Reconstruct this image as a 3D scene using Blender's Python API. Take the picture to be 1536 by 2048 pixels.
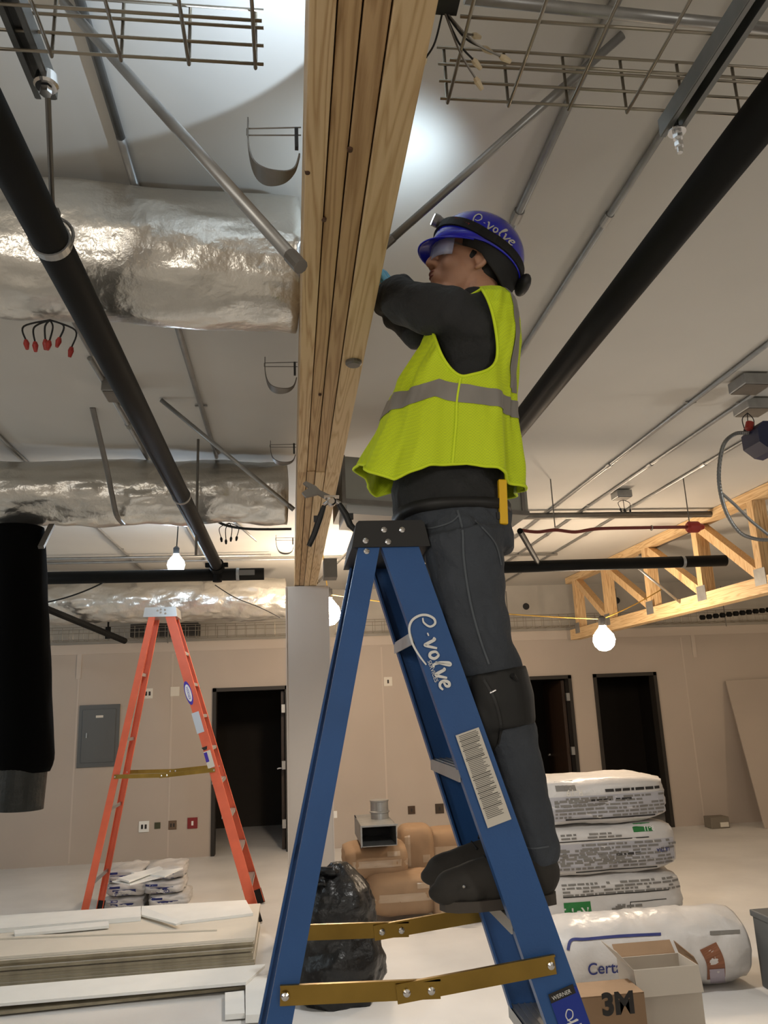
import bpy, bmesh, math, random
from math import sin, cos, pi, radians, atan2, sqrt
from mathutils import Vector, Matrix, noise
from mathutils.bvhtree import BVHTree
random.seed(7)
for o in list(bpy.data.objects): bpy.data.objects.remove(o)
SC = bpy.context.scene
COL = SC.collection
V = Vector
# ------------------------------------------------------------ camera
F_PX = 1550.0; CAM_H = 1.85
YAW, PITCH, ROLL = radians(7.176), radians(13.93), radians(-2.339)
_f = V((sin(YAW)*cos(PITCH), cos(YAW)*cos(PITCH), sin(PITCH)))
_r0 = V((cos(YAW), -sin(YAW), 0)); _u0 = _r0.cross(_f)
_r = cos(ROLL)*_r0 + sin(ROLL)*_u0; _u = -sin(ROLL)*_r0 + cos(ROLL)*_u0
cd = bpy.data.cameras.new('camera'); cam = bpy.data.objects.new('camera', cd); COL.objects.link(cam)
cd.sensor_fit = 'VERTICAL'; cd.sensor_height = 24.0; cd.lens = F_PX/2048*24.0; cd.clip_start = .02
M3 = Matrix((_r, _u, -_f)).transposed()
cam.matrix_world = Matrix.Translation((0, 0, CAM_H)) @ M3.to_4x4()
SC.camera = cam
def ray(px, py): return _f + _r*((px-768)/F_PX) - _u*((py-1024)/F_PX)
def atY(px, py, Y): d = ray(px, py); t = Y/d.y; return V((d.x*t, Y, CAM_H+d.z*t))
def atZ(px, py, Z): d = ray(px, py); t = (Z-CAM_H)/d.z; return V((d.x*t, d.y*t, Z))
def atX(px, py, X): d = ray(px, py); t = X/d.x; return V((X, d.y*t, CAM_H+d.z*t))
def proj(p):
    q = V(p)-V((0, 0, CAM_H)); w = q.dot(_f)
    return (768+F_PX*q.dot(_r)/w, 1024-F_PX*q.dot(_u)/w)
# ------------------------------------------------------------ light and exposure
SC.view_settings.view_transform = 'Standard'; SC.view_settings.look = 'None'
SC.view_settings.gamma = 1; SC.view_settings.exposure = -0.42
SC.view_settings.use_curve_mapping = False
W = bpy.data.worlds.new('world'); SC.world = W; W.use_nodes = True
W.node_tree.nodes['Background'].inputs[0].default_value = (.9, .85, .75, 1)
W.node_tree.nodes['Background'].inputs[1].default_value = .02
WARM = (1, .78, .54); NEUT = (1, .96, .89); COOL = (.74, .90, 1)
def lamp(name, loc, power, color, radius=.05, spot=None, target=None, blend=.3):
    l = bpy.data.lights.new(name, 'SPOT' if spot else 'POINT'); l.energy = power; l.color = color; l.shadow_soft_size = radius
    o = bpy.data.objects.new(name, l); COL.objects.link(o); o.location = loc
    if spot:
        l.spot_size = radians(spot); l.spot_blend = blend
        o.rotation_euler = (V(target)-V(loc)).to_track_quat('-Z', 'Y').to_euler()
    return o
BULB_A = atY(657, 1227, 8.0); BULB_B = atY(1208, 1280, 7.2); LED_C = atY(352, 1130, 6.35)
BULB_W = 270; LED_W = 240        # radiance of the lit bulbs in view (they are the lamps)
# unseen fill lamps added behind and beside the photographer
lamp('fill_lamp', (2.6, -1.6, 2.5), 85, NEUT, .12)
lamp('fill_lamp', (-2.8, -1.8, 2.5), 75, (1, .97, .92), .12)
lamp('fill_lamp', (3.9, 3.6, 2.2), 34, NEUT, .09)
lamp('fill_lamp', (-4.2, 4.5, 2.4), 60, COOL, .09)
lamp('fill_lamp', (7.6, 8.0, 2.5), 50, WARM, .09)
lamp('fill_lamp', (-4.6, 8.6, 2.3), 40, (.68, .86, 1), .09)
lamp('floor_fill_spot', tuple(atY(930, 1150, 4.3)), 190, (1, .98, .94), .09, 128, (1.0, 5.3, 0), .6)  # added spot, hidden behind the worker, to brighten the floor
lamp('fill_lamp', (-.9, -1.0, 2.4), 60, (1, .93, .82), .12)
# ------------------------------------------------------------ materials
def lin(c): return tuple((x/255/12.92 if x/255 <= .04045 else ((x/255+.055)/1.055)**2.4) for x in c)+(1,)
def mat(name, rgb, rough=.6, metal=0.0, var=0.0, vscale=6, bump=0.0, bscale=40, emit=0, rgb2=None, stretch=(1,1,1), trans=0, alpha=1, detail=4, coat=0, bdist=.02, spec=.5):
    m = bpy.data.materials.new(name); m.use_nodes = True; nt = m.node_tree; N = nt.nodes; L = nt.links
    b = N['Principled BSDF']; c = lin(rgb)
    b.inputs['Base Color'].default_value = c; b.inputs['Roughness'].default_value = rough; b.inputs['Metallic'].default_value = metal
    b.inputs['Specular IOR Level'].default_value = spec
    if coat: b.inputs['Coat Weight'].default_value = coat
    if emit:
        b.inputs['Emission Color'].default_value = c; b.inputs['Emission Strength'].default_value = emit
    if trans: b.inputs['Transmission Weight'].default_value = trans
    if alpha < 1: b.inputs['Alpha'].default_value = alpha
    tc = N.new('ShaderNodeTexCoord'); mp = N.new('ShaderNodeMapping'); mp.inputs['Scale'].default_value = stretch
    L.new(tc.outputs['Object'], mp.inputs['Vector'])
    if var or rgb2:
        n = N.new('ShaderNodeTexNoise'); n.inputs['Scale'].default_value = vscale; n.inputs['Detail'].default_value = detail
        L.new(mp.outputs[0], n.inputs['Vector'])
        r = N.new('ShaderNodeValToRGB'); r.color_ramp.elements[0].position = .35; r.color_ramp.elements[1].position = .65
        if rgb2: c2 = lin(rgb2); c1 = c
        else: c1 = tuple(min(1, x*(1-var)) for x in c[:3])+(1,); c2 = tuple(min(1, x*(1+var)) for x in c[:3])+(1,)
        r.color_ramp.elements[0].color = c1; r.color_ramp.elements[1].color = c2
        L.new(n.outputs[0], r.inputs[0]); L.new(r.outputs[0], b.inputs['Base Color'])
    if bump:
        n2 = N.new('ShaderNodeTexNoise'); n2.inputs['Scale'].default_value = bscale; n2.inputs['Detail'].default_value = 6
        L.new(mp.outputs[0], n2.inputs['Vector'])
        bp = N.new('ShaderNodeBump'); bp.inputs['Strength'].default_value = bump; bp.inputs['Distance'].default_value = bdist
        L.new(n2.outputs[0], bp.inputs['Height']); L.new(bp.outputs[0], b.inputs['Normal'])
    return m
def wood_mat(name, light, dark, seed, axis='Y'):
    m = bpy.data.materials.new(name); m.use_nodes = True; nt = m.node_tree; N = nt.nodes; L = nt.links; b = N['Principled BSDF']
    b.inputs['Roughness'].default_value = .62
    tc = N.new('ShaderNodeTexCoord'); mp = N.new('ShaderNodeMapping')
    mp.inputs['Location'].default_value = (seed*1.7, seed*3.1, seed*.7)
    mp.inputs['Scale'].default_value = (13, .55, 13) if axis == 'Y' else ((11, 11, .8) if axis == 'Z' else (.8, 9, 9))
    L.new(tc.outputs['Object'], mp.inputs['Vector'])
    n = N.new('ShaderNodeTexNoise'); n.inputs['Scale'].default_value = 1.5; n.inputs['Detail'].default_value = 1.5; L.new(mp.outputs[0], n.inputs['Vector'])
    mu = N.new('ShaderNodeMath'); mu.operation = 'MULTIPLY'; mu.inputs[1].default_value = 11; L.new(n.outputs[0], mu.inputs[0])
    fr = N.new('ShaderNodeMath'); fr.operation = 'PINGPONG'; fr.inputs[1].default_value = .5; L.new(mu.outputs[0], fr.inputs[0])
    n2 = N.new('ShaderNodeTexNoise'); n2.inputs['Scale'].default_value = 30; n2.inputs['Detail'].default_value = 5; L.new(mp.outputs[0], n2.inputs['Vector'])
    ad = N.new('ShaderNodeMath'); ad.operation = 'MULTIPLY_ADD'; ad.inputs[1].default_value = .35; L.new(n2.outputs[0], ad.inputs[0]); L.new(fr.outputs[0], ad.inputs[2])
    r = N.new('ShaderNodeValToRGB'); r.color_ramp.elements[0].position = .15; r.color_ramp.elements[1].position = .5
    r.color_ramp.elements[0].color = lin(dark); r.color_ramp.elements[1].color = lin(light)
    L.new(ad.outputs[0], r.inputs[0]); L.new(r.outputs[0], b.inputs['Base Color'])
    bp = N.new('ShaderNodeBump'); bp.inputs['Strength'].default_value = .25; bp.inputs['Distance'].default_value = .003
    L.new(ad.outputs[0], bp.inputs['Height']); L.new(bp.outputs[0], b.inputs['Normal'])
    return m
M = {}
M['ceiling'] = mat('ceiling_vinyl', (196, 193, 186), .75, var=.05, vscale=.9, bump=.15, bscale=5, bdist=.01)
M['wall'] = mat('drywall_paper', (180, 168, 156), .85, var=.04, vscale=.8)
M['wallup'] = mat('upper_wall', (176, 170, 160), .85, var=.08, vscale=2)
M['floor'] = mat('concrete_floor', (216, 213, 209), .55, var=.07, vscale=1.3, bump=.1, bscale=12, rgb2=None)
M['seam'] = mat('joint_compound', (192, 180, 168), .9)
M['dark'] = mat('dark_paint', (38, 33, 28), .6)
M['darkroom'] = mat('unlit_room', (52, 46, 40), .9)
M['doorleaf'] = mat('dark_wood_door', (52, 36, 25), .5, var=.15, vscale=3, stretch=(6, 6, .5))
M['steel'] = mat('galvanized_steel', (158, 158, 156), .42, .75, var=.08, vscale=14)
M['steeld'] = mat('dull_steel', (120, 116, 110), .5, .7, var=.08, vscale=14)
M['strut'] = mat('zinc_strut', (130, 132, 132), .42, .8, var=.1, vscale=14)
M['wire'] = mat('zinc_wire', (150, 143, 130), .35, .8)
M['chrome'] = mat('bright_metal', (225, 225, 225), .18, 1)
M['black'] = mat('black_paint', (20, 20, 19), .62, var=.1, vscale=9, spec=.15)
M['rubber'] = mat('black_rubber', (20, 20, 20), .7)
M['foil'] = mat('foil_wrap', (214, 210, 202), .30, .9, var=.05, vscale=3, bump=.55, bscale=5, bdist=.05)
M['duct'] = mat('sheet_metal', (150, 150, 142), .45, .6, var=.05, vscale=4)
M['red'] = mat('red_plastic', (150, 40, 30), .5)
M['redpipe'] = mat('red_pipe', (110, 38, 28), .5)
M['cream'] = mat('cream_cap', (205, 190, 160), .5)
M['blue'] = mat('blue_fiberglass', (42, 86, 144), .42, var=.05, vscale=8, bump=.05, bscale=200)
M['orange'] = mat('orange_fiberglass', (220, 102, 70), .45, var=.05, vscale=8)
M['alum'] = mat('aluminium', (190, 190, 188), .4, .8)
M['brass'] = mat('yellow_zinc', (160, 132, 66), .32, .9, var=.2, vscale=5)
M['capblk'] = mat('black_cap', (28, 28, 28), .55)
M['white'] = mat('white_print', (232, 232, 228), .5)
M['paper'] = mat('label_paper', (214, 208, 196), .7)
M['ink'] = mat('black_ink', (45, 42, 40), .8)
M['greyink'] = mat('grey_ink', (120, 116, 110), .8)
M['blueink'] = mat('blue_ink', (42, 50, 110), .6)
M['greenink'] = mat('green_ink', (30, 110, 50), .6)
M['purple'] = mat('purple_ink', (60, 40, 160), .5)
M['skin'] = mat('skin', (190, 142, 114), .5, var=.08, vscale=18, bump=.1, bscale=120, bdist=.002)
M['hair'] = mat('black_hair', (24, 21, 20), .6, bump=.4, bscale=150, bdist=.004)
M['lip'] = mat('lips', (150, 92, 84), .5)
M['eye'] = mat('eye_white', (230, 226, 220), .25)
M['iris'] = mat('dark_iris', (30, 20, 14), .2)
M['helmet'] = mat('blue_helmet', (28, 34, 214), .25, coat=.5)
M['shirt'] = mat('black_knit', (40, 41, 42), .85, var=.15, vscale=7, bump=.8, bscale=11, bdist=.03)
M['jeans'] = mat('dark_denim', (64, 69, 76), .9, var=.2, vscale=5, bump=.8, bscale=12, bdist=.03)
M['thread'] = mat('faded_seam', (88, 94, 100), .9)
M['boot'] = mat('grey_boot', (52, 49, 45), .8, var=.15, vscale=14, bump=.2, bscale=60, bdist=.004)
M['sole'] = mat('boot_sole', (78, 72, 66), .85)
M['pad'] = mat('knee_pad_black', (24, 24, 23), .65)
M['reflect'] = mat('silver_reflective', (150, 146, 140), .45, .25)
M['glove'] = mat('teal_glove', (110, 175, 200), .6)
M['yellow'] = mat('yellow_plastic', (240, 190, 20), .4)
M['bag'] = mat('white_poly', (200, 196, 192), .3, bump=.5, bscale=9, bdist=.02, var=.04)
M['trash'] = mat('black_poly', (11, 11, 11), .32, bump=.5, bscale=7, bdist=.05)
M['kraft'] = mat('kraft_cardboard', (146, 118, 90), .8, var=.06, vscale=6)
M['tape'] = mat('packing_tape', (166, 144, 120), .3)
M['gyp'] = mat('drywall_face', (214, 206, 192), .8, var=.03, vscale=3)
M['gypedge'] = mat('drywall_edge', (150, 140, 118), .9, var=.15, vscale=9)
M['whiteboard'] = mat('white_tile', (236, 236, 232), .6, var=.02)
M['panel'] = mat('grey_enamel', (88, 90, 90), .5)
M['bulb'] = mat('lit_bulb', (255, 230, 200), .4, emit=BULB_W)
M['led'] = mat('lit_led', (215, 235, 255), .4, emit=LED_W)
M['cord'] = mat('yellow_cord', (190, 150, 60), .6)
M['glass'] = mat('clear_plastic', (205, 215, 250), .12, alpha=.42)
def hivis():
    m = mat('hi_vis_mesh', (205, 235, 25), .75)
    nt = m.node_tree; N = nt.nodes; L = nt.links; b = N['Principled BSDF']
    tc = N.new('ShaderNodeTexCoord'); w = N.new('ShaderNodeTexChecker'); w.inputs['Scale'].default_value = 260
    L.new(tc.outputs['Object'], w.inputs['Vector']); w.inputs['Color1'].default_value = lin((216, 238, 30)); w.inputs['Color2'].default_value = lin((200, 224, 40))
    L.new(w.outputs[0], b.inputs['Base Color'])
    n = N.new('ShaderNodeTexNoise'); n.inputs['Scale'].default_value = 9; L.new(tc.outputs['Object'], n.inputs['Vector'])
    bp = N.new('ShaderNodeBump'); bp.inputs['Strength'].default_value = .25; bp.inputs['Distance'].default_value = .02; L.new(n.outputs[0], bp.inputs['Height']); L.new(bp.outputs[0], b.inputs['Normal'])
    return m
M['panelprint'] = mat('pale_grey_print', (170, 168, 172), .4)
M['vest'] = hivis()
M['piping'] = mat('vest_binding', (222, 246, 40), .7)
# ------------------------------------------------------------ mesh helpers
BASE = {}
def bmnew(): return bmesh.new()
def obj(name, bm, m, parent=None, smooth=False, kind=None, label=None):
    me = bpy.data.meshes.new(name)
    if isinstance(bm, bmesh.types.BMesh): bm.to_mesh(me); bm.free()
    else: me.from_pydata(bm[0], [], bm[1])
    return mobj(name, me, m, parent, smooth, kind, label)
def mobj(name, me, m, parent=None, smooth=False, kind=None, label=None):
    o = bpy.data.objects.new(name, me); COL.objects.link(o)
    for mm in (m if isinstance(m, (list, tuple)) else [m]): me.materials.append(M[mm] if isinstance(mm, str) else mm)
    if smooth:
        for p in me.polygons: p.use_smooth = True
    if parent:
        b = BASE.get(parent.name, V((0, 0, 0))); me.transform(Matrix.Translation(-b)); o.parent = parent; BASE[o.name] = b
    else:
        if kind != 'structure' and len(me.vertices):
            xs = [v.co for v in me.vertices]
            b = V(((min(v.x for v in xs)+max(v.x for v in xs))/2, (min(v.y for v in xs)+max(v.y for v in xs))/2, min(v.z for v in xs)))
            me.transform(Matrix.Translation(-b)); o.location = b; BASE[o.name] = b
    if kind: o['kind'] = kind
    if label: o['label'] = label
    return o
def tag(o, label, cat, group=None, kind=None):
    o['label'] = label; o['category'] = cat
    if group: o['group'] = group
    if kind: o['kind'] = kind
    return o
def thing(name, label, cat, loc=(0, 0, 0), group=None):
    o = bpy.data.objects.new(name, None); COL.objects.link(o); o.location = loc; o.empty_display_size = .05
    BASE[o.name] = V(loc); tag(o, label, cat, group); return o
def dup(root, delta, label=None, group=None, scale=None):
    r = root.copy(); COL.objects.link(r); r.location = root.location+V(delta)
    if scale: r.scale = (scale,)*3
    if label: r['label'] = label
    if group: r['group'] = group
    for ch in list(root.children):
        c = ch.copy(); COL.objects.link(c); c.parent = r
        for g in ch.children:
            d = g.copy(); COL.objects.link(d); d.parent = c
    return r
def box(bm, c, s, rz=0, rot=None, bev=0):
    r = bmesh.ops.create_cube(bm, size=1); vs = r['verts']
    mt = Matrix.Translation(c) @ (rot.to_4x4() if rot else Matrix.Rotation(rz, 4, 'Z')) @ Matrix.Diagonal((*s, 1))
    bmesh.ops.transform(bm, matrix=mt, verts=vs)
    if bev:
        es = list({e for v in vs for e in v.link_edges})
        bmesh.ops.bevel(bm, geom=es, offset=bev, segments=2, affect='EDGES', profile=.6)
    return bm
def bx(x0, x1, y0, y1, z0, z1, bm=None, bev=0):
    bm = bm or bmnew(); return box(bm, ((x0+x1)/2, (y0+y1)/2, (z0+z1)/2), (abs(x1-x0), abs(y1-y0), abs(z1-z0)), bev=bev)
def bar(bm, a, b, w, h, up=(0, 0, 1), bev=0):   # rectangular bar from a to b, w across, h along up
    a = V(a); b = V(b); d = (b-a); L = d.length; d.normalize(); s = d.cross(V(up)).normalized(); u = s.cross(d)
    rot = Matrix((s, d, u)).transposed()
    return box(bm, (a+b)/2, (w, L, h), rot=rot, bev=bev)
def frames(pts):
    pts = [V(p) for p in pts]; n = len(pts); T = []
    for i in range(n):
        t = (pts[min(i+1, n-1)]-pts[max(i-1, 0)]); T.append(t.normalized() if t.length > 1e-9 else V((0, 0, 1)))
    ref = V((0, 0, 1)) if abs(T[0].z) < .9 else V((0, 1, 0))
    a = T[0].cross(ref).normalized(); out = []
    for i in range(n):
        a = (a-T[i]*a.dot(T[i])).normalized(); out.append((pts[i], T[i], a, T[i].cross(a)))
    return out
def tube(bm, pts, r, seg=10, cap=True, r2=None, closed=False):
    fr = frames(pts); n = len(fr); rings = []
    R = r if isinstance(r, (list, tuple)) else [r]*n
    for i, (p, t, a, b) in enumerate(fr):
        ri = R[i]; ra, rb = ri if isinstance(ri, tuple) else (ri, ri)
        rings.append([bm.verts.new(p+a*(ra*cos(2*pi*k/seg))+b*(rb*sin(2*pi*k/seg))) for k in range(seg)])
    m = n if closed else n-1
    for i in range(m):
        A = rings[i]; B = rings[(i+1) % n]
        for k in range(seg): bm.faces.new((A[k], A[(k+1) % seg], B[(k+1) % seg], B[k]))
    if cap and not closed:
        bm.faces.new(rings[0][::-1]); bm.faces.new(rings[-1])
    return bm
def ball(bm, c, r, seg=16, rot=None):
    rr = r if isinstance(r, (list, tuple)) else (r, r, r)
    g = bmesh.ops.create_uvsphere(bm, u_segments=seg, v_segments=max(6, seg//2+2), radius=1)
    bmesh.ops.transform(bm, matrix=Matrix.Translation(c) @ (rot.to_4x4() if rot else Matrix()) @ Matrix.Diagonal((*rr, 1)), verts=g['verts'])
    return bm
def limb(bm, pts, rad, seg=18):     # tube with round ends, for remeshed bodies
    tube(bm, pts, rad, seg)
    for p, r in ((pts[0], rad[0]), (pts[-1], rad[-1])):
        ball(bm, p, (min(r) if isinstance(r, tuple) else r)*.995, 16)
    return bm
def spline(pts, n=8, closed=False):
    pts = [V(p) for p in pts]; N = len(pts); out = []
    rng = range(N) if closed else range(N-1)
    for i in rng:
        if closed: p0, p1, p2, p3 = pts[(i-1) % N], pts[i], pts[(i+1) % N], pts[(i+2) % N]
        else: p0, p1, p2, p3 = pts[max(i-1, 0)], pts[i], pts[i+1], pts[min(i+2, N-1)]
        for k in range(n):
            t = k/n
            out.append(.5*((2*p1)+(p2-p0)*t+(2*p0-5*p1+4*p2-p3)*t*t+(3*p1-p0-3*p2+p3)*t**3))
    if not closed: out.append(pts[-1])
    return out
def lathe(bm, c, prof, seg=24, axis='Z'):
    rings = []
    for r, h in prof:
        ring = []
        for k in range(seg):
            a = 2*pi*k/seg
            p = (r*cos(a), r*sin(a), h) if axis == 'Z' else ((h, r*cos(a), r*sin(a)) if axis == 'X' else (r*cos(a), h, r*sin(a)))
            ring.append(bm.verts.new(V(c)+V(p)))
        rings.append(ring)
    for A, B in zip(rings, rings[1:]):
        for k in range(seg): bm.faces.new((A[k], A[(k+1) % seg], B[(k+1) % seg], B[k]))
    bm.faces.new(rings[0][::-1]); bm.faces.new(rings[-1]); bmesh.ops.recalc_face_normals(bm, faces=bm.faces)
    return bm
def prism(bm, poly, d):             # polygon (3D pts) extruded by vector d
    A = [bm.verts.new(V(p)) for p in poly]; B = [bm.verts.new(V(p)+V(d)) for p in poly]; n = len(A)
    bm.faces.new(A); bm.faces.new(B[::-1])
    for i in range(n): bm.faces.new((A[i], B[i], B[(i+1) % n], A[(i+1) % n]))
    bmesh.ops.recalc_face_normals(bm, faces=bm.faces); return bm
def evalmesh(o):
    bpy.context.view_layer.update(); dg = bpy.context.evaluated_depsgraph_get()
    return bpy.data.meshes.new_from_object(o.evaluated_get(dg))
def remesh(bm, voxel, smooth=4, disp=None):
    me = bpy.data.meshes.new('t'); bmesh.ops.recalc_face_normals(bm, faces=bm.faces); bm.to_mesh(me); bm.free()
    o = bpy.data.objects.new('t', me); COL.objects.link(o)
    r = o.modifiers.new('r', 'REMESH'); r.mode = 'VOXEL'; r.voxel_size = voxel; r.use_smooth_shade = True
    if smooth: s = o.modifiers.new('s', 'SMOOTH'); s.iterations = smooth; s.factor = .5
    out = evalmesh(o); bpy.data.objects.remove(o); bpy.data.meshes.remove(me)
    if disp:
        ns = [v.normal.copy() for v in out.vertices]
        for v, n in zip(out.vertices, ns): v.co += n*disp(v.co, n)
    return out
def textmesh(s, size, thick=.0008, align='LEFT', shear=0, bold=0):
    c = bpy.data.curves.new('txt', 'FONT'); c.body = s; c.size = size; c.extrude = thick; c.align_x = align; c.shear = shear; c.offset = bold
    o = bpy.data.objects.new('txt', c); COL.objects.link(o); me = evalmesh(o); bpy.data.objects.remove(o); me.materials.clear(); return me
def text(name, s, size, m, origin, xdir, ydir, parent, align='LEFT', shear=0, bold=0, thick=.0008, kind=None):
    me = textmesh(s, size, thick, align, shear, bold); x = V(xdir).normalized(); y = V(ydir).normalized(); z = x.cross(y)
    mt = Matrix.Translation(origin) @ Matrix((x, y, z)).transposed().to_4x4(); me.transform(mt)
    return mobj(name, me, m, parent)
def bvh(o):
    me = o.data; b = BASE.get(o.name, V((0, 0, 0)))
    return BVHTree.FromPolygons([v.co+b for v in me.vertices], [tuple(p.vertices) for p in me.polygons])
def drape(o, tree, d=(0, 1, 0), off=.003, back=.5):
    b = BASE.get(o.name, V((0, 0, 0))); d = V(d).normalized(); ok = set()
    for v in o.data.vertices:
        w = v.co+b; h = tree.ray_cast(w-d*back, d)
        if h[0] is not None: v.co = h[0]-d*off-b; ok.add(v.index)
    if len(ok) < len(o.data.vertices):
        q = bmnew(); q.from_mesh(o.data); q.verts.ensure_lookup_table(); bad = [v for v in q.verts if v.index not in ok]
        bad = list({w for v in bad for f in v.link_faces for w in f.verts} | set(bad)) if 'lines' in o.name or 'tape' in o.name else []
        if bad and len(bad) < len(q.verts): bmesh.ops.delete(q, geom=bad, context='VERTS'); q.to_mesh(o.data)
        q.free()
# cursive word built of pen strokes: list of (points, width) in a unit em, x to the right, y up
SCRIPT = [
 ([(.15,.45),(.42,.42),(.72,.66),(.66,.98),(.38,1.02),(.08,.72),(-.02,.3),(.12,-.18),(.55,-.48),(1.3,-.55),(2.0,-.42),(2.6,-.22)], .10),   # e with its swoosh
 ([(1.0,.42),(1.18,.43)], .06),
 ([(1.35,.62),(1.47,.66),(1.55,.2),(1.62,.1),(1.95,.64)], .13),
 ([(2.28,.6),(2.1,.5),(2.08,.22),(2.25,.12),(2.42,.3),(2.36,.55),(2.24,.6)], .12),
 ([(2.62,.3),(2.95,.85),(3.0,1.02),(2.88,.98),(2.72,.5),(2.72,.18),(2.86,.12)], .12),
 ([(3.05,.6),(3.15,.62),(3.22,.2),(3.3,.12),(3.6,.62)], .13),
 ([(3.72,.36),(3.98,.42),(4.02,.58),(3.85,.62),(3.7,.42),(3.74,.18),(3.92,.1),(4.12,.2)], .12)]
def stroke_word(bm, f, k=1.0):       # f maps (x, y) to a 3D point; each stroke is a thin raised ribbon
    for pts, w in SCRIPT:
        P = spline([V((x, y, 0)) for x, y in pts], 7); n = len(P); L = []
        for i, p in enumerate(P):
            t = (P[min(i+1, n-1)]-P[max(i-1, 0)]).normalized(); s = V((-t.y, t.x, 0))
            ww = w*k*.5*(.45+.55*sin(pi*(i+.6)/(n+.2))**.5)
            L.append((bm.verts.new(f(*(p+s*ww).xy)), bm.verts.new(f(*(p-s*ww).xy))))
        for (a, b), (c, d) in zip(L, L[1:]): bm.faces.new((a, b, d, c))
    return bm
def solid(o, t, offset=-1):
    m = o.modifiers.new('thickness', 'SOLIDIFY'); m.thickness = t; m.offset = offset
    return o
# ============================================================ THE ROOM
CZ = 3.5; WY = 11.2; X0, X1, YB = -6.0, 9.5, -4.0
obj('floor', bx(X0, X1, YB, WY+2.6, -.1, 0), 'floor', kind='structure')
obj('ceiling', bx(X0, X1, YB, WY+2.6, CZ, CZ+.1), 'ceiling', kind='structure')
obj('wall_left', bx(X0-.1, X0, YB, WY+2.6, 0, CZ), 'wall', kind='structure')
obj('wall_right', bx(X1, X1+.1, YB, WY+2.6, 0, CZ), 'wall', kind='structure')
obj('wall_rear', bx(X0, X1, YB-.1, YB, 0, CZ), 'wall', kind='structure')
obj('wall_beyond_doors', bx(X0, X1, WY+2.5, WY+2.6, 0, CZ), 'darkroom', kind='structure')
def wx(px, py): return atY(px, py, WY)
DT = 2.16
doors = [(wx(424, 1500).x, wx(569, 1500).x), (wx(1040, 1500).x, wx(1146, 1400).x), (wx(1190, 1400).x, wx(1318, 1400).x)]
doors[1] = (doors[1][1]-1.02, doors[1][1]); doors[0] = (doors[0][0], doors[0][0]+1.04)
bm = bmnew(); xs = X0; WT = 2.70
for a, b in doors:
    bx(xs, a, WY, WY+.13, 0, WT, bm); bx(a, b, WY, WY+.13, DT, WT, bm); xs = b
bx(xs, X1, WY, WY+.13, 0, WT, bm)
obj('wall_far', bm, 'wall', kind='structure')
obj('wall_far_upper', bx(X0, X1, WY+.05, WY+.13, WT, CZ), 'wallup', kind='structure')
bm = bmnew(); bx(X0, X1, WY-.012, WY, WT-.02, WT+.11, bm)
obj('trim_1', bm, 'seam', kind='structure')
# partition between the dark rooms, so that they stay dark
bm = bmnew()
for x in (-1.9, 1.6, 3.3, 6.2): bx(x, x+.1, WY+.13, WY+2.5, 0, CZ, bm)
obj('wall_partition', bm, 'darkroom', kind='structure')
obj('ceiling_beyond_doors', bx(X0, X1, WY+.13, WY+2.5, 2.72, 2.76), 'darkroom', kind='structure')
for i, (a, b) in enumerate(doors):
    bm = bmnew()
    for x in (a, b-.05): bx(x, x+.05, WY-.02, WY+.15, 0, DT, bm)
    bx(a, b, WY-.02, WY+.15, DT-.05, DT, bm)
    fr = obj('door_%d' % (i+1), bm, 'dark', kind='structure')
    if i < 2:
        bm = bmnew(); box(bm, (b-.085, WY+.15+.43, 1.05), (.045, .86, 2.08)); lf = obj('door_leaf', bm, 'doorleaf', fr)
        for z in (.35, 1.1, 1.85):
            bm = bmnew(); bx(b-.10, b-.052, WY-.028, WY+.02, z-.055, z+.055, bm); obj('hinge', bm, 'steel', fr)
        bm = bmnew(); tube(bm, [(b-.11, WY+.9, 1.0), (b-.17, WY+.9, 1.0), (b-.17, WY+.8, 1.0)], .011, 8); obj('door_handle', bm, 'chrome', lf)
# joint tape down the sheets of wallboard
bm = bmnew()
for px, y0, y1 in ((150, 1330, 1730), (341, 1310, 1700), (770, 1310, 1690), (1390, 1290, 1640)):
    x = wx(px, 1500).x; bx(x-.012, x+.012, WY-.004, WY, .02, WT-.05, bm)
for px in (1388, 160): x = wx(px, 1300).x; bx(x-.03, x+.03, WY-.014, WY, WT-.35, WT+.02, bm)
obj('trim_2', bm, 'seam', kind='structure')
# ============================================================ COLUMN AND LAMINATED BEAM
BZ = 2.90
c = thing('support_column', 'square taupe column boxed in wallboard under the end of the wood beam', 'column', (.165, 7.05, 0))
bm = bx(-.035, .335, 6.87, 7.24, 0, BZ-.003); obj('shaft', bm, 'wall', c)
bm = bmnew()
for x in (-.037, .337): bx(x-.004, x+.004, 6.864, 6.876, 0, BZ-.01, bm)
obj('corner_bead', bm, 'seam', c)
woods = [wood_mat('pine_%d' % i, *cc, i, 'Y') for i, cc in enumerate([((204, 176, 134), (172, 138, 94)), ((190, 158, 114), (156, 122, 80)), ((184, 152, 110), (152, 118, 78)), ((206, 178, 136), (180, 148, 104))])]
def beam(y0, y1, label, off):
    t = thing('wood_beam', label, 'beam', (.14, (y0+y1)/2, BZ))
    xs = [.037, .082, .122, .167, .238]
    for i in range(4):
        z = (0, .006, .003, -.002)[(i+off) % 4]
        bm = bx(xs[i]+.0015, xs[i+1]-.0015, y0, y1, BZ+z, BZ+.2, bev=.003)
        obj('ply', bm, woods[(i+off) % 4], t)
    return t
b1 = beam(-1.5, 3.43, 'near length of the yellow pine beam crossing over the photographer', 0)
b2 = beam(3.434, 7.23, 'far length of the pine beam resting on the taupe column', 1)
p = atZ(707, 722, BZ)
bm = bmnew(); lathe(bm, (p.x, p.y, BZ-.012), [(.003, -.004), (.02, -.004), (.026, .002), (.026, .012)], 20); obj('bolt', bm, 'steeld', b1, smooth=False)
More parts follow.
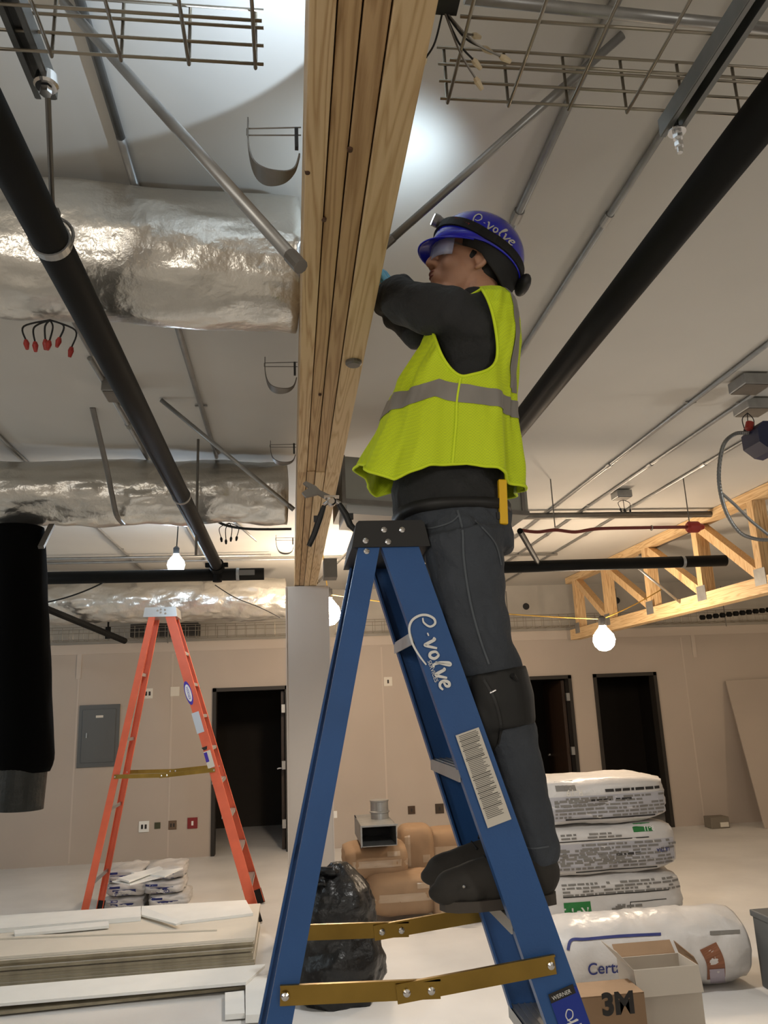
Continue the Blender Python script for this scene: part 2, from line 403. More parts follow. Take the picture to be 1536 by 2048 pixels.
for (px, py) in ((615, 345), (648, 440), (640, 790), (700, 300)):
    p = atZ(px, py, BZ); bm = bmnew(); lathe(bm, (p.x, p.y, BZ+.0035), [(.0015, -.006), (.005, -.006), (.006, 0)], 12); obj('knot', bm, mat('knot', (70, 44, 24), .7), b1)
# ============================================================ OVERHEAD PIPES, DUCTS
def pipe(name, pts, r, m, label, cat='pipe', group=None, seg=20):
    bm = bmnew(); tube(bm, pts, r, seg); o = obj(name, bm, m, smooth=False)
    for p in o.data.polygons: p.use_smooth = len(p.vertices) == 4
    return tag(o, label, cat, group)
def ring(bm, c, R, r, axis='Y', seg=28):
    pts = []
    for k in range(seg):
        a = 2*pi*k/seg
        pts.append(V(c)+(V((R*cos(a), 0, R*sin(a))) if axis == 'Y' else V((0, R*cos(a), R*sin(a)))))
    tube(bm, pts, r, 8, closed=True)
PZ = 2.958
def blackpipe(name, a, b, r, label, rings=(), group=None):
    t = thing(name, label, 'pipe', a, group); bm = bmnew(); tube(bm, [a, b], r, 28); o = obj('pipe_wall', bm, 'black', t)
    for q in o.data.polygons: q.use_smooth = len(q.vertices) == 4
    d = (V(b)-V(a)).normalized()
    for s in rings:
        bm = bmnew(); c0 = V(a)+d*s; tube(bm, [c0-d*.012, c0+d*.012], r+.004, 28); obj('clamp_band', bm, 'steel', t, smooth=False)
    return t
pl = atX(105, 345, -.553).y
blackpipe('sprinkler_pipe', (-.553, -1.5, PZ), (-.553, 6.0, PZ-.03), .0435, 'thick black pipe running away on the left of the beam', (1.70+1.5, 3.95+1.5))
blackpipe('sprinkler_pipe', (.985, -1.5, 3.02), (.985, 6.0, 2.98), .046, 'thick black pipe running away to the right of the worker', ())
blackpipe('sprinkler_pipe', (-2.6, 6.02, 2.87), (-.2, 6.02, 2.87), .047, 'black crossways pipe with a capped end left of the beam', (2.2,))
blackpipe('sprinkler_pipe', (.47, 6.02, 2.87), (3.62, 6.02, 2.905), .047, 'black crossways pipe behind the worker ending by the wood truss', (2.77,))
bm = bmnew(); bx(-.39, -.27, 5.965, 5.975, 2.855, 2.895, bm); o = obj('pipe_tag', bm, 'greyink'); tag(o, 'small grey stencilled plate on the end of the black crossways pipe', 'label')
# couplings where the two join
for x, z in ((-.553, 2.93), (1.13, 2.98)):
    bm = bmnew(); tube(bm, [(x, 5.9, z), (x, 6.0, z-.02)], .055, 20); box(bm, (x, 5.93, z), (.17, .04, .03)); tube(bm, [(x, 5.99, z+.05), (x, 5.99, z-.12)], .035, 16)
    tag(obj('pipe_coupling', bm, 'black'), 'black bolted coupling over the crossways pipe, '+('left of the beam' if x < 0 else 'behind the worker'), 'coupling')
tag(obj('branch_pipe', tube(bmnew(), [atY(1040, 1062, 4.9), atY(1076, 1125, 5.95)], .02, 14), 'black'), 'thin black branch pipe dropping to the crossways pipe behind the worker', 'pipe')
tag(obj('branch_pipe', tube(bmnew(), [atY(70, 1208, 8.15), atY(250, 1282, 9.4)], .035, 14), 'black'), 'dark slanting pipe below the farthest foil duct', 'pipe')
def foilduct(a, b, r, label, seed, amp=.012):
    a = V(a); b = V(b); d = b-a; L = d.length; n = int(L/.028); d.normalize(); seg = 84; bm = bmnew(); rings = []
    u = V((0, 0, 1)); s = d.cross(u).normalized(); u = s.cross(d)
    for i in range(n+1):
        c0 = a+d*(L*i/n); ringv = []
        for k in range(seg):
            th = 2*pi*k/seg
            q = V((i*.028*3.2, cos(th)*1.6, sin(th)*1.6+seed*9))
            nz = noise.noise(q*.7)*amp*1.2+noise.noise(q*2.2)*amp*.35+abs(noise.noise(V((i*.028*7, cos(th)*2.5, sin(th)*4+seed))))*amp*(1.1 if sin(th) < .1 else .3)
            sag = -.02*max(0, -sin(th))*(1+noise.noise(V((i*.1, seed, 0))))
            ringv.append(bm.verts.new(c0+s*((r+nz)*cos(th))+u*((r+nz)*sin(th)+sag)))
        rings.append(ringv)
    for A, B in zip(rings, rings[1:]):
        for k in range(seg): bm.faces.new((A[k], A[(k+1) % seg], B[(k+1) % seg], B[k]))
    bm.faces.new(rings[0][::-1]); bm.faces.new(rings[-1]); bmesh.ops.recalc_face_normals(bm, faces=bm.faces)
    t = thing('foil_duct', label, 'duct', (a+b)/2)
    obj('foil_jacket', bm, 'foil', t, smooth=True)
    return t
fd = foilduct((-3.2, 2.06, 3.245), (.030, 2.29, 3.265), .205, 'nearest round duct wrapped in silver foil, left of the beam', 1)
bm = bmnew()
for x, y in ((-.87, 2.2),): tube(bm, [(x+.205*0, y+.215*cos(a), 3.25+.215*sin(a)) for a in [2*pi*k/30 for k in range(30)]], .004, 6, closed=True)
obj('strap', bm, 'steeld', fd)
fd2 = foilduct((-4.2, 4.72, 3.2), (-.02, 5.06, 3.27), .193, 'second foil-wrapped duct, crossing above the hanging black tube', 2, .021)
foilduct((-5.2, 8.6, 3.09), (-.06, 9.1, 3.11), .23, 'farthest foil-wrapped duct, behind the top of the orange ladder', 3, .024)
for (a, b2_) in (((185, 815), (245, 1040)),):
    bm = bmnew(); pts = [atZ(185, 815, CZ), atY(212, 930, 4.5), atY(222, 980, 4.6), atY(233, 1030, 4.68), atY(246, 1048, 4.9)]
    tube(bm, spline(pts, 6), [(.016, .006)]*25, 8); tag(obj('hanger_strap', bm, 'steeld'), 'dark steel strap slung around the second foil duct', 'strap')
q = atY(396, 900, 4.68)
tag(obj('threaded_rod', tube(bmnew(), [(q.x, 4.68, CZ), (q.x, 4.68, atY(398, 1110, 4.68).z)], .008, 8), 'steeld'), 'straight threaded rod passing in front of the second foil duct', 'rod')
# hanging black tube with grey collar
YT = 4.86; tA = atY(36, 1062, YT); tB = atY(50, 1545, YT)
t = thing('hanging_black_tube', 'big black wrapped tube hanging at the left edge, grey collar below', 'duct', (tB.x, YT, tB.z-.2))
bm = bmnew(); n = 44; seg = 40; rings = []
for i in range(n+1):
    f = i/n; z = tA.z+.02-f*(tA.z+.02-tB.z); cx = tA.x+(tB.x-tA.x)*f; r = .150+.010*sin(min(1, f*1.2)*pi*.5)-(.03*max(0, (f-.93)/.07)**2)
    rings.append([bm.verts.new((cx+(r+.009*noise.noise(V((cos(2*pi*k/seg)*2, sin(2*pi*k/seg)*2, z*4))))*cos(2*pi*k/seg), YT+r*.92*sin(2*pi*k/seg), z)) for k in range(seg)])
for A, B in zip(rings, rings[1:]):
    for k in range(seg): bm.faces.new((A[k], A[(k+1) % seg], B[(k+1) % seg], B[k]))
bm.faces.new(rings[0][::-1]); bm.faces.new(rings[-1]); bmesh.ops.recalc_face_normals(bm, faces=bm.faces)
obj('tube_wall', bm, mat('matte_black_wrap', (9, 9, 9), .95, spec=.05), t, smooth=True)
bm = bmnew(); tube(bm, [(tB.x-.01, YT, tB.z+.03), (tB.x-.015, YT, tB.z-.20)], [.13, .125], 32); obj('collar', bm, mat('collar_grey', (44, 46, 44), .45, .3, bump=.8, bscale=12), t, smooth=False)
bm = bmnew(); bar(bm, atY(82, 1095, 4.75), atY(104, 1050, 4.9), .035, .02); tag(obj('hanger_bracket', bm, 'steeld'), 'short dark bracket beside the top of the hanging black tube', 'bracket')
# sheet metal duct behind the worker
def quadbox(front, dv):
    bm = bmnew(); prism(bm, front, dv); return bm
t = thing('air_handler_box', 'grey sheet metal box hung behind the worker at waist height', 'duct', (.6, 4.4, 2.9))
A = atY(681, 912, 4.0); B_ = atY(1052, 968, 4.25); 
zt = A.z; zb = atY(672, 1006, 4.0).z; zb2 = atY(1050, 1068, 4.25).z
bm = bmnew(); prism(bm, [(A.x, 4.0, zb), (B_.x, 4.25, zb-.02), (B_.x, 4.25, zt-.01), (A.x, 4.0, zt)], (-.02, .5, 0)); obj('casing', bm, 'duct', t)
bm = bmnew(); bar(bm, (A.x, 3.99, zb+.01), (B_.x, 4.24, zb-.01), .012, .025); bar(bm, (A.x+.012, 3.99, zb), (A.x+.012, 3.99, zt), .02, .012, up=(0, 1, 0)); bar(bm, (B_.x-.03, 4.24, zb), (B_.x-.03, 4.24, zt), .02, .012, up=(0, 1, 0)); obj('flange', bm, 'steeld', t)
bm = bmnew(); prism(bm, [(A.x+.03, 4.03, zb-.05), (B_.x-.12, 4.26, zb-.07), (B_.x-.12, 4.26, zb-.02), (A.x+.03, 4.03, zb)], (-.02, .4, 0)); obj('base_rail', bm, 'alum', t)
bm = bmnew(); bx(A.x-.05, A.x+.04, 5.2, 5.35, 2.70, 2.83, bm); tag(obj('ceiling_lamp_housing', bm, 'steeld'), 'small dark lamp housing below the grey box, beside the beam', 'lamp')
# ============================================================ CONDUITS UNDER THE CEILING
def conduit(pts, r, label, m='steel', couplings=True, cat='conduit', group=None, name='conduit'):
    t = thing(name, label, cat, pts[0], group); bm = bmnew(); tube(bm, pts, r, 10); o = obj('tube_wall', bm, m, t)
    for q in o.data.polygons: q.use_smooth = len(q.vertices) == 4
    if couplings:
        a, b = V(pts[0]), V(pts[-1]); d = b-a; L = d.length; d.normalize(); s = .9
        while s < L:
            bm = bmnew(); tube(bm, [a+d*(s-.03), a+d*(s+.03)], r*1.35, 10); obj('coupling', bm, m, t); s += 2.4
            bm = bmnew(); bar(bm, a+d*(s-1.2)+V((-r*2.4, 0, r*.3)), a+d*(s-1.2)+V((r*2.4, 0, r*.3)), .016, .006); obj('clip', bm, m, t)
    return t
zc = CZ-.014
def yrun(px, py, y0, y1, r, label, z=zc, **k):
    p = atZ(px, py, z); return conduit([(p.x, y0, z), (p.x, y1, z)], r, label, **k)
yrun(1120, 245, -1, WY, .014, 'thin conduit on the ceiling passing just behind the blue helmet')
yrun(1180, 490, -1, WY, .012, 'thin conduit on the ceiling between helmet and right black pipe')
yrun(1300, 868, -.5, WY, .014, 'uppermost of the three parallel conduits at right')
yrun(1400, 862, -.5, WY, .012, 'middle of the three parallel conduits at right, through the small ceiling box')
yrun(1440, 910, -.5, WY, .012, 'lowest of the three parallel conduits at right')
yrun(213, 180, -1, 2.2, .013, 'grey strap-like conduit going into the nearest foil duct', m='strut')
yrun(385, 755, 2.0, 5.0, .014, 'conduit on the ceiling between nearest and second foil ducts')
yrun(180, 700, 2.0, 3.45, .012, 'left one of two conduits leading to the ceiling junction box')
yrun(204, 700, 2.0, 3.45, .012, 'right one of two conduits leading to the ceiling junction box')
yrun(262, 860, 3.5, WY, .012, 'conduit leaving the ceiling junction box away from the camera')
yrun(28, 900, 3.5, WY, .012, 'conduit along the ceiling near the left edge, above the second foil duct')
def xrun(y, z, x0, x1, r, label, **k): return conduit([(x0, y, z), (x1, y, z)], r, label, couplings=False, **k)
p = atZ(1000, 1033, CZ-.05)
xrun(p.y, p.z, 1.0, atY(1445, 1030, p.y).x, .03, 'thick crossways conduit under the ceiling, behind the worker', m='steeld')
p1 = atY(1445, 1031, p.y); p2 = atY(1300, 1118, 8.2)
conduit([p1, (p1.x, 8.4, p1.z-.02)], .022, 'conduit turning away from the crossways run towards the far wall', m='steeld', couplings=False)
xrun(8.6, CZ-.03, -6, 3.1, .015, 'far crossways conduit left of the beam', m='steel')
p = atZ(200, 1116, CZ-.04); xrun(p.y, p.z, -4.2, -.2, .014, 'crossways conduit above the black crossways pipe at left')
xrun(9.6, CZ-.05, .8, 3.7, .02, 'crossways conduit close to the far wall', m='steeld')
# red pipe
pts = [atY(1040, 1060, 5.6), atY(1075, 1064, 5.6), atY(1110, 1060, 5.6), atY(1150, 1064, 5.6), atY(1190, 1058, 5.6), atY(1250, 1056, 5.6), atY(1380, 1054, 5.6)]
t = thing('red_pipe', 'thin dark red pipe wavering behind the worker, ending at a red head', 'pipe', pts[0])
obj('pipe_wall', tube(bmnew(), spline(pts, 6), .013, 12), 'redpipe', t, smooth=True)
bm = bmnew(); lathe(bm, atY(1388, 1054, 5.6)+V((-.06, 0, 0)), [(.03, 0), (.045, .015), (.045, .09), (.03, .11), (.018, .14)], 18, 'X'); obj('red_head', bm, 'red', t)
bm = bmnew(); ring(bm, atY(1303, 1056, 5.6), .018, .004, 'X'); obj('clamp_band', bm, 'steel', t)
for px in (1380, 1110):
    q = atY(px, 1054, 5.6); obj('hanger', tube(bmnew(), [q, (q.x, q.y, CZ)], .005, 6), 'steeld', t)
# seismic brace rods
def brace(a, b, r, label):
    t = thing('brace_rod', label, 'brace', a); obj('rod', tube(bmnew(), [a, b], r, 12), 'steel', t, smooth=True)
    bm = bmnew(); tube(bm, [V(a)+(V(b)-V(a)).normalized()*.03, V(a)-(V(b)-V(a)).normalized()*.006], r*1.12, 10); obj('end_fitting', bm, 'steeld', t); return t
brace((.02, 2.0, 3.03) if False else atX(598, 530, .02), atZ(128, 5, CZ-.01), .0115, 'galvanized brace rod slanting from upper left down to the beam')
brace(atX(770, 490, .27), atZ(1245, 70, CZ-.01), .0115, 'galvanized brace rod slanting up to the right behind the wire tray')
brace(atX(586, 1018, .02), atZ(322, 800, CZ-.01), .012, 'thinner brace rod slanting down to the beam, above the second duct')
brace(atX(583, 1140, .02), atZ(470, 1045, CZ-.02), .012, 'short brace rod meeting the beam near its far end')
brace(atY(635, 1165, 7.0), atY(705, 1095, 7.6), .012, 'brace rod rising right from the beam end behind the ladder top')
brace(atX(664, 1006, .243), atZ(905, 812, CZ-.01), .009, 'thin grey rod slanting from the beam side up behind the vest')
brace(atY(1275, 1135, 7.2), atY(1360, 1205, 7.4), .012, 'pale thin rod slanting down in front of the truss chord')
# junction boxes with wires
def jbox(name, c, s, label, m='steel'):
    t = thing(name, label, 'junction box', c); bm = bmnew(); box(bm, c, s, bev=.004); obj('box_body', bm, m, t)
    bm = bmnew(); box(bm, V(c)-V((0, 0, s[2]/2+.002)), (s[0]*.9, s[1]*.9, .004)); obj('cover_plate', bm, 'steeld', t); return t
p = atZ(240, 780, CZ-.04); jbox('ceiling_box', p, (.15, .16, .07), 'square steel box on the ceiling between the first two foil ducts')
for i, (px, py, lb) in enumerate(((1500, 768, 'upper of the two ceiling boxes near the right edge'), (1506, 815, 'lower of the two ceiling boxes near the right edge'), (1243, 990, 'small ceiling box with loose wire connectors right of the worker'))):
    p = atZ(px, py, CZ-.04); jbox('ceiling_box', p, (.16, .16, .06) if i < 2 else (.13, .13, .06), lb)
def nuts(c, n, m, label, spread=.06, down=.12, capm='red', seedn=0):
    t = thing('wire_bundle', label, 'wires', c); rnd = random.Random(seedn)
    for i in range(n):
        a = (i/(n-1)-.5)*2 if n > 1 else 0
        e = V(c)+V((a*spread, rnd.uniform(-.03, .03), -down*(.8+.4*rnd.random())))
        w = obj('wire', tube(bmnew(), spline([c, (V(c)+e)/2+V((a*spread*.7, 0, down*.15)), e], 6), .0028, 6), m, t)
        bm = bmnew(); d = (e-(V(c)+e)/2-V((a*spread*.7, 0, down*.15))).normalized(); tube(bm, [e, e+d*.012, e+d*.032], [.0055, .009, .005], 10); obj('wire_nut', bm, capm, w)
    return t
nuts(atY(100, 640, 2.25), 6, 'rubber', 'bundle of black wires with red caps hanging under the nearest foil duct', .06, .075, 'red', 3)
nuts(atZ(1246, 1000, CZ-.08), 3, 'rubber', 'loose wires with dark caps under the small ceiling box', .04, .09, 'rubber', 4)
nuts(atZ(1495, 826, CZ-.08), 3, 'rubber', 'loose wires above the blue box at right edge', .03, .09, 'rubber', 5)
# blue box with flexible conduit
pb = atZ(1521, 882, 3.2)
t = thing('blue_box', 'dark blue box hanging at the right edge with grey flexible conduit', 'box', pb)
bm = bmnew(); prism(bm, [pb+V((x, -.08, z)) for x, z in ((-.06, -.03), (-.06, .05), (-.02, .09), (.08, .09), (.12, .05), (.12, -.05), (.05, -.09), (0, -.08))], (0, .16, 0)); obj('box_body', bm, mat('navy', (22, 30, 66), .5), t)
bm = bmnew(); tube(bm, [pb+V((-.06, 0, .07)), pb+V((-.045, 0, .11))], .022, 12); obj('connector', bm, 'red', t)
Yb = pb.y
pts = [atY(x, y, Yb+dy) for x, y, dy in ((1496, 866, 0), (1470, 868, 0), (1447, 890, 0), (1438, 940, .05), (1441, 985, .1), (1455, 1030, .2), (1480, 1065, .3), (1512, 1078, .4), (1545, 1080, .5))]
S = spline(pts, 14); bm = bmnew(); tube(bm, S, [.0105+.0012*(i % 2) for i in range(len(S))], 10); tag(obj('flexible_conduit', bm, 'strut'), 'grey flexible conduit looping down from the blue box', 'conduit')
tag(obj('flexible_conduit', tube(bmnew(), spline([atY(1441, 985, Yb+.1), atY(1470, 1010, Yb+.2), atY(1500, 1040, Yb+.3), atY(1540, 1072, Yb+.4)], 8), .009, 8), 'strut'), 'straighter flexible conduit branching off the loop at the right edge', 'conduit')
# ============================================================ WIRE BASKET TRAYS AND STRUTS
def tray(name, corner, n, pitch, width, height, direction, label, r=.0032, long0=0, ext=0):
    # corner: end of the far bottom edge; the tray runs along X in 'direction'
    t = thing(name, label, 'cable tray', corner); c0 = V(corner); L = pitch*(n-1)+ext
    for i, (dy, dz) in enumerate([(0, 0), (0, height*.34), (0, height*.67), (0, height)]+[(-width*k/4, 0) for k in (1, 2, 3, 4)]+[(-width, height*.34), (-width, height*.67), (-width, height)]):
        obj('long_wire', tube(bmnew(), [c0+V((0-.01*direction, dy, dz)), c0+V((direction*L, dy, dz))], r, 8), 'wire', t, smooth=True)
    for i in range(n):
        x = c0.x+direction*(pitch*i+.006)
        obj('cross_wire', tube(bmnew(), [(x, c0.y+.005, c0.z+height), (x, c0.y+.005, c0.z-.006), (x, c0.y-width, c0.z-.006), (x, c0.y-width, c0.z+height)], r*1.15, 8), 'wire', t, smooth=True)
    return t
TZ = 3.08
ca = atZ(890, 197, TZ); tray('wire_basket_tray', (ca.x, ca.y, TZ), 13, .132, .4, .13, 1, 'wire basket cable tray above and right of the worker')
cb = atZ(517, 128, TZ); tray('wire_basket_tray', (cb.x, cb.y, TZ), 10, .128, .4, .13, -1, 'wire basket cable tray at the upper left, its end near the beam')
def strutchan(a, b, label, flip=1):
    t = thing('strut_channel', label, 'strut', a); a = V(a); b = V(b)
    bm = bmnew(); w = .041; tck = .0028
    bar(bm, a, b, w, tck); bar(bm, a+V((-w/2, 0, -w/2)), b+V((-w/2, 0, -w/2)), tck, w); bar(bm, a+V((w/2, 0, -w/2)), b+V((w/2, 0, -w/2)), tck, w)
    bar(bm, a+V((-w/2+.006, 0, -w)), b+V((-w/2+.006, 0, -w)), .01, tck); bar(bm, a+V((w/2-.006, 0, -w)), b+V((w/2-.006, 0, -w)), .01, tck)
    obj('channel', bm, 'strut', t)
    d = (b-a); L = d.length; d.normalize(); k = .06; 
    while k < min(L, 1.0):
        bm = bmnew(); bar(bm, a+d*k+V((0, 0, -.0022)), a+d*(k+(.028 if int(k/.05) % 2 else .012))+V((0, 0, -.0022)), .012, .001); obj('slot', bm, 'alum', t); k += .05
    return t
sa = atZ(1335, 246, 3.06)
strutchan((sa.x, sa.y, 3.065), (sa.x, -.8, 3.065), 'slotted steel strut under the right wire tray')
bm = bmnew(); p = V((sa.x, sa.y-.03, 2.99)); tube(bm, [p+V((0, 0, .07)), p+V((0, 0, -.03))], .006, 10)
lathe(bm, p+V((0, 0, .02)), [(.019, 0), (.019, .003)], 20); lathe(bm, p+V((0, 0, .005)), [(.011, 0), (.011, .01)], 6); lathe(bm, p+V((0, 0, -.015)), [(.010, 0), (.010, .01)], 6)
tag(obj('nut_and_washer', bm, 'chrome'), 'shiny nut and washer on rod end under the right strut', 'nut')
sb = atX(100, 168, -.60)
sb = V((-.535, sb.y, 3.2)); sb = atZ(95, 165, 3.13)
strutchan((sb.x, sb.y, 3.13), (sb.x, -.6, 3.13), 'slotted steel strut at the upper left beside the black pipe')
t = thing('hanger_rod', 'threaded rod with shiny nut above the left black pipe clamp', 'rod', (-.553, 1.7, 3.05))
ht = atZ(94, 150, 3.10); hb = V((-.553, 1.70, PZ+.05))
obj('rod', tube(bmnew(), [ht, hb], .006, 10), 'steeld', t)
bm = bmnew(); lathe(bm, ht+V((0, 0, -.03)), [(.02, 0), (.024, .005), (.02, .03)], 20); lathe(bm, ht+V((0, 0, -.045)), [(.012, 0), (.012, .012)], 6); obj('nut', bm, 'chrome', t)
bm = bmnew(); box(bm, hb+V((0, 0, .01)), (.03, .02, .02)); ring(bm, (-.553, 1.70, PZ), .05, .004); obj('clevis', bm, 'steeld', t)
# conduit above right tray
p = atZ(1200, 15, 3.3); conduit([(p.x-.3, p.y, 3.3), (p.x+.6, p.y+.03, 3.3)], .013, 'conduit crossing above the right wire tray', couplings=False)
# small wires over the beam edge
pw = atZ(872, 60, 3.1)
bm = bmnew(); box(bm, (pw.x+.008, pw.y-.04, 3.16), (.06, .05, .08)); t = thing('fixture_box', 'small black box with white-capped wires at the beam edge', 'junction box', (pw.x, pw.y, 3.12)); obj('box_body', bm, 'capblk', t)
for i, (ex, ey) in enumerate(((945, 70), (965, 95), (1000, 112), (945, 118), (950, 155), (852, 115))):
    e = atY(ex, ey, pw.y+.03); s = V((pw.x+.012, pw.y-.02, 3.13)); mid = (s+e)/2+V((0, 0, -.02))
    w = obj('wire', tube(bmnew(), spline([s, mid, e], 8), .0022, 6), 'rubber' if i % 2 else 'steeld', t)
    d = (e-mid).normalized(); bm = bmnew(); tube(bm, [e, e+d*.008, e+d*.026], [.004, .0065, .004], 10); obj('wire_nut', bm, 'cream', w)
# J hooks on the beam side
for i, (x0, y0, x1, y1, lb) in enumerate(((496, 238, 597, 358, 'nearest steel J-hook on the left side of the beam'), (530, 715, 592, 783, 'second steel J-hook along the beam side, below the nearest duct'), (541, 882, 590, 928, 'third steel J-hook, above the second duct'), (552, 1070, 587, 1108, 'farthest steel J-hook near the beam end'))):
    zz = 3.03; Yh = atX((x1+6), (y0+y1)/2, .033).y if False else atZ((x1), (y0+y1)/2, zz).y
    t = thing('cable_hook', lb, 'hook', atY((x0+x1)/2, y1, Yh)); P_ = lambda fx, fy: atY(x0+(x1-x0)*fx, y0+(y1-y0)*fy, Yh)
    pts = spline([P_(0, 0), P_(.01, .45), P_(.12, .8), P_(.35, .96), P_(.7, .97), P_(.92, .85), P_(1.02, .6)], 7)
    bm = bmnew(); n = len(pts); fr = []
    for k, p in enumerate(pts):
        tt = (pts[min(k+1, n-1)]-pts[max(k-1, 0)]).normalized(); s = V((0, 1, 0)); w = .006+.022*sin(pi*min(1, k/(n-1)*1.05))**2; nn = tt.cross(s)
        fr.append([bm.verts.new(p+s*w+nn*.0015), bm.verts.new(p-s*w+nn*.0015), bm.verts.new(p-s*w-nn*.0015), bm.verts.new(p+s*w-nn*.0015)])
    for A_, B2 in zip(fr, fr[1:]):
        for k in range(4): bm.faces.new((A_[k], A_[(k+1) % 4], B2[(k+1) % 4], B2[k]))
    bm.faces.new(fr[0]); bm.faces.new(fr[-1][::-1]); bmesh.ops.recalc_face_normals(bm, faces=bm.faces); obj('hook_cradle', bm, 'steeld', t)
    bm = bmnew(); tube(bm, [P_(-.02, .16), P_(1.05, .14)], .0016, 6); tube(bm, [P_(-.02, .27), P_(1.05, .27)], .0016, 6); tube(bm, [P_(-.02, .16), P_(-.02, .27)], .0016, 6); obj('retainer_wire', bm, 'steeld', t)
    bm = bmnew(); box(bm, P_(.96, .33), (.008, .012, .05)); obj('mounting_clip', bm, 'capblk', t)
# ============================================================ FAR WALL FITTINGS
def fartray(x0, x1, y, z, label):
    t = thing('wire_basket_tray', label, 'cable tray', ((x0+x1)/2, y, z)); h = .16; w = .3
    for dy, dz in ((0, 0), (0, .08), (0, .16), (w, 0), (w, .16), (w/2, 0)):
        obj('long_wire', tube(bmnew(), [(x0, y+dy, z+dz), (x1, y+dy, z+dz)], .004, 6), 'wire', t)
    k = int((x1-x0)/.13); 
    for i in range(min(k, 98)):
        x = x0+.13*i+.02; obj('cross_wire', tube(bmnew(), [(x, y, z+h), (x, y, z), (x, y+w, z), (x, y+w, z+h)], .0038, 6), 'wire', t)
    for x in [x0+.8+1.6*i for i in range(int((x1-x0)/1.6))]:
        obj('hanger', tube(bmnew(), [(x, y-.02, z-.08), (x, y-.02, z+.5)], .008, 6), 'steeld', t)
fartray(-4.0, 0, 10.55, 2.82, 'long wire basket tray along the far wall, left of the column')
fartray(.6, 7.6, 10.55, 2.82, 'long wire basket tray along the far wall, right of the column')
bm = bmnew(); a = atY(1400, 1235, 10.2); 
for k in range(12): lathe(bm, a+V((k*.1, 0, k*.008)), [(.02, 0), (.035, .01), (.035, .06), (.02, .075)], 10, 'X')
tag(obj('black_cable_chain', bm, 'black'), 'row of black cable spacers lying along the far tray at right', 'cables')
p = atY(1245, 1237, 10.3)
for (px, py, lb) in ((1236, 1200, 'small dark round hole in the upper wall, between truss posts'), (1054, 1212, 'small dark round hole in the upper wall beside the worker')):
    p = wx(px, py); bm = bmnew(); lathe(bm, (p.x, WY+.05, p.z), [(.045, -.012), (.05, -.006), (.05, 0)], 18, 'Y'); tag(obj('wall_sleeve', bm, 'capblk'), lb, 'pipe sleeve')
bm = bmnew(); p0 = wx(270, 1243); bx(p0.x, p0.x+.9, WY-.3, WY-.02, 2.87, 3.04, bm); tag(obj('wall_grille', bm, 'dark'), 'dark rectangular opening behind the top of the orange ladder', 'vent')
bm = bmnew(); p0 = atY(216, 1262, 10.5); tube(bm, [p0+V((0, 0, .25)), p0+V((0, 0, -.05))], .012, 8); tube(bm, [p0+V((0, 0, .05)), p0+V((0, 0, -.1))], .035, 12); tag(obj('pendant_sprinkler', bm, 'black'), 'black pendant fitting hanging by the far left wall', 'sprinkler')
# electric panels
def epanel(x0, y0, x1, y1, label):
    a = wx(x0, y0); b = wx(x1, y1); t = thing('electric_panel', label, 'panel', (a.x, WY, b.z))
    bm = bx(a.x, b.x, WY-.02, WY-.001, b.z, a.z, bev=.004); obj('frame', bm, 'panel', t)
    w = b.x-a.x; h = a.z-b.z
    bm = bx(a.x+.05, b.x-.05, WY-.032, WY-.02, b.z+.06, a.z-.06, bev=.003); d = obj('panel_door', bm, 'panel', t)
    bm = bx(a.x+w*.42, a.x+w*.6, WY-.035, WY-.032, a.z-.17, a.z-.14); obj('name_plate', bm, 'paper', d)
    bm = bx(a.x+w*.2, a.x+w*.23, WY-.045, WY-.032, a.z-.53*h, a.z-.45*h); obj('latch', bm, 'steel', d)
epanel(160, 1411, 236, 1532, 'grey electric panel on the far wall left of the orange ladder')
epanel(-60, 1525, 81, 1612, 'grey electric panel on the far wall below the hanging black tube')
def outlet(px, py, s, m, label, holes=2, mh='ink'):
    p = wx(px, py); t = thing('wall_box', label, 'outlet', (p.x, WY, p.z)); obj('cover_plate', bx(p.x-s/2, p.x+s/2, WY-.01, WY-.001, p.z-s/2*1.05, p.z+s/2*1.05, bev=.002), m, t)
    for k in range(holes):
        x = p.x+(k-(holes-1)/2)*s*.36; obj('socket', bx(x-s*.1, x+s*.1, WY-.013, WY-.01, p.z-s*.22, p.z+s*.2), mh, t)
outlet(296, 1387, .13, 'paper', 'white switch box with a bright spot behind the orange ladder', 2)
outlet(350, 1383, .12, 'paper', 'blank white plate between the orange ladder legs', 0)
outlet(395, 1381, .07, 'ink', 'small dark switch box right of the orange ladder rail', 0)
outlet(288, 1653, .13, 'white', 'low white double outlet between the orange ladder legs', 2)
outlet(315, 1651, .075, mat('olive', (64, 66, 44), .7), 'small low green-black box beside the white double outlet', 0)
outlet(345, 1650, .105, mat('brownbox', (104, 84, 66), .7), 'low brown box between white outlet and red box', 2)
outlet(385, 1646, .13, mat('redbox', (128, 34, 36), .6), 'low red wall box beside the open dark doorway', 1, 'white')
outlet(776, 1363, .12, 'paper', 'white switch plate high on the wall between the blue ladder legs', 1)
outlet(668, 1629, .085, 'white', 'small white plate on wall beside the column', 0)
outlet(823, 1620, .10, mat('openbox', (70, 52, 36), .7), 'dark open outlet box right of the metal duct piece', 1)
outlet(879, 1617, .12, mat('openbox2', (60, 48, 36), .7), 'dark open outlet box left of the blue ladder far rail', 1)
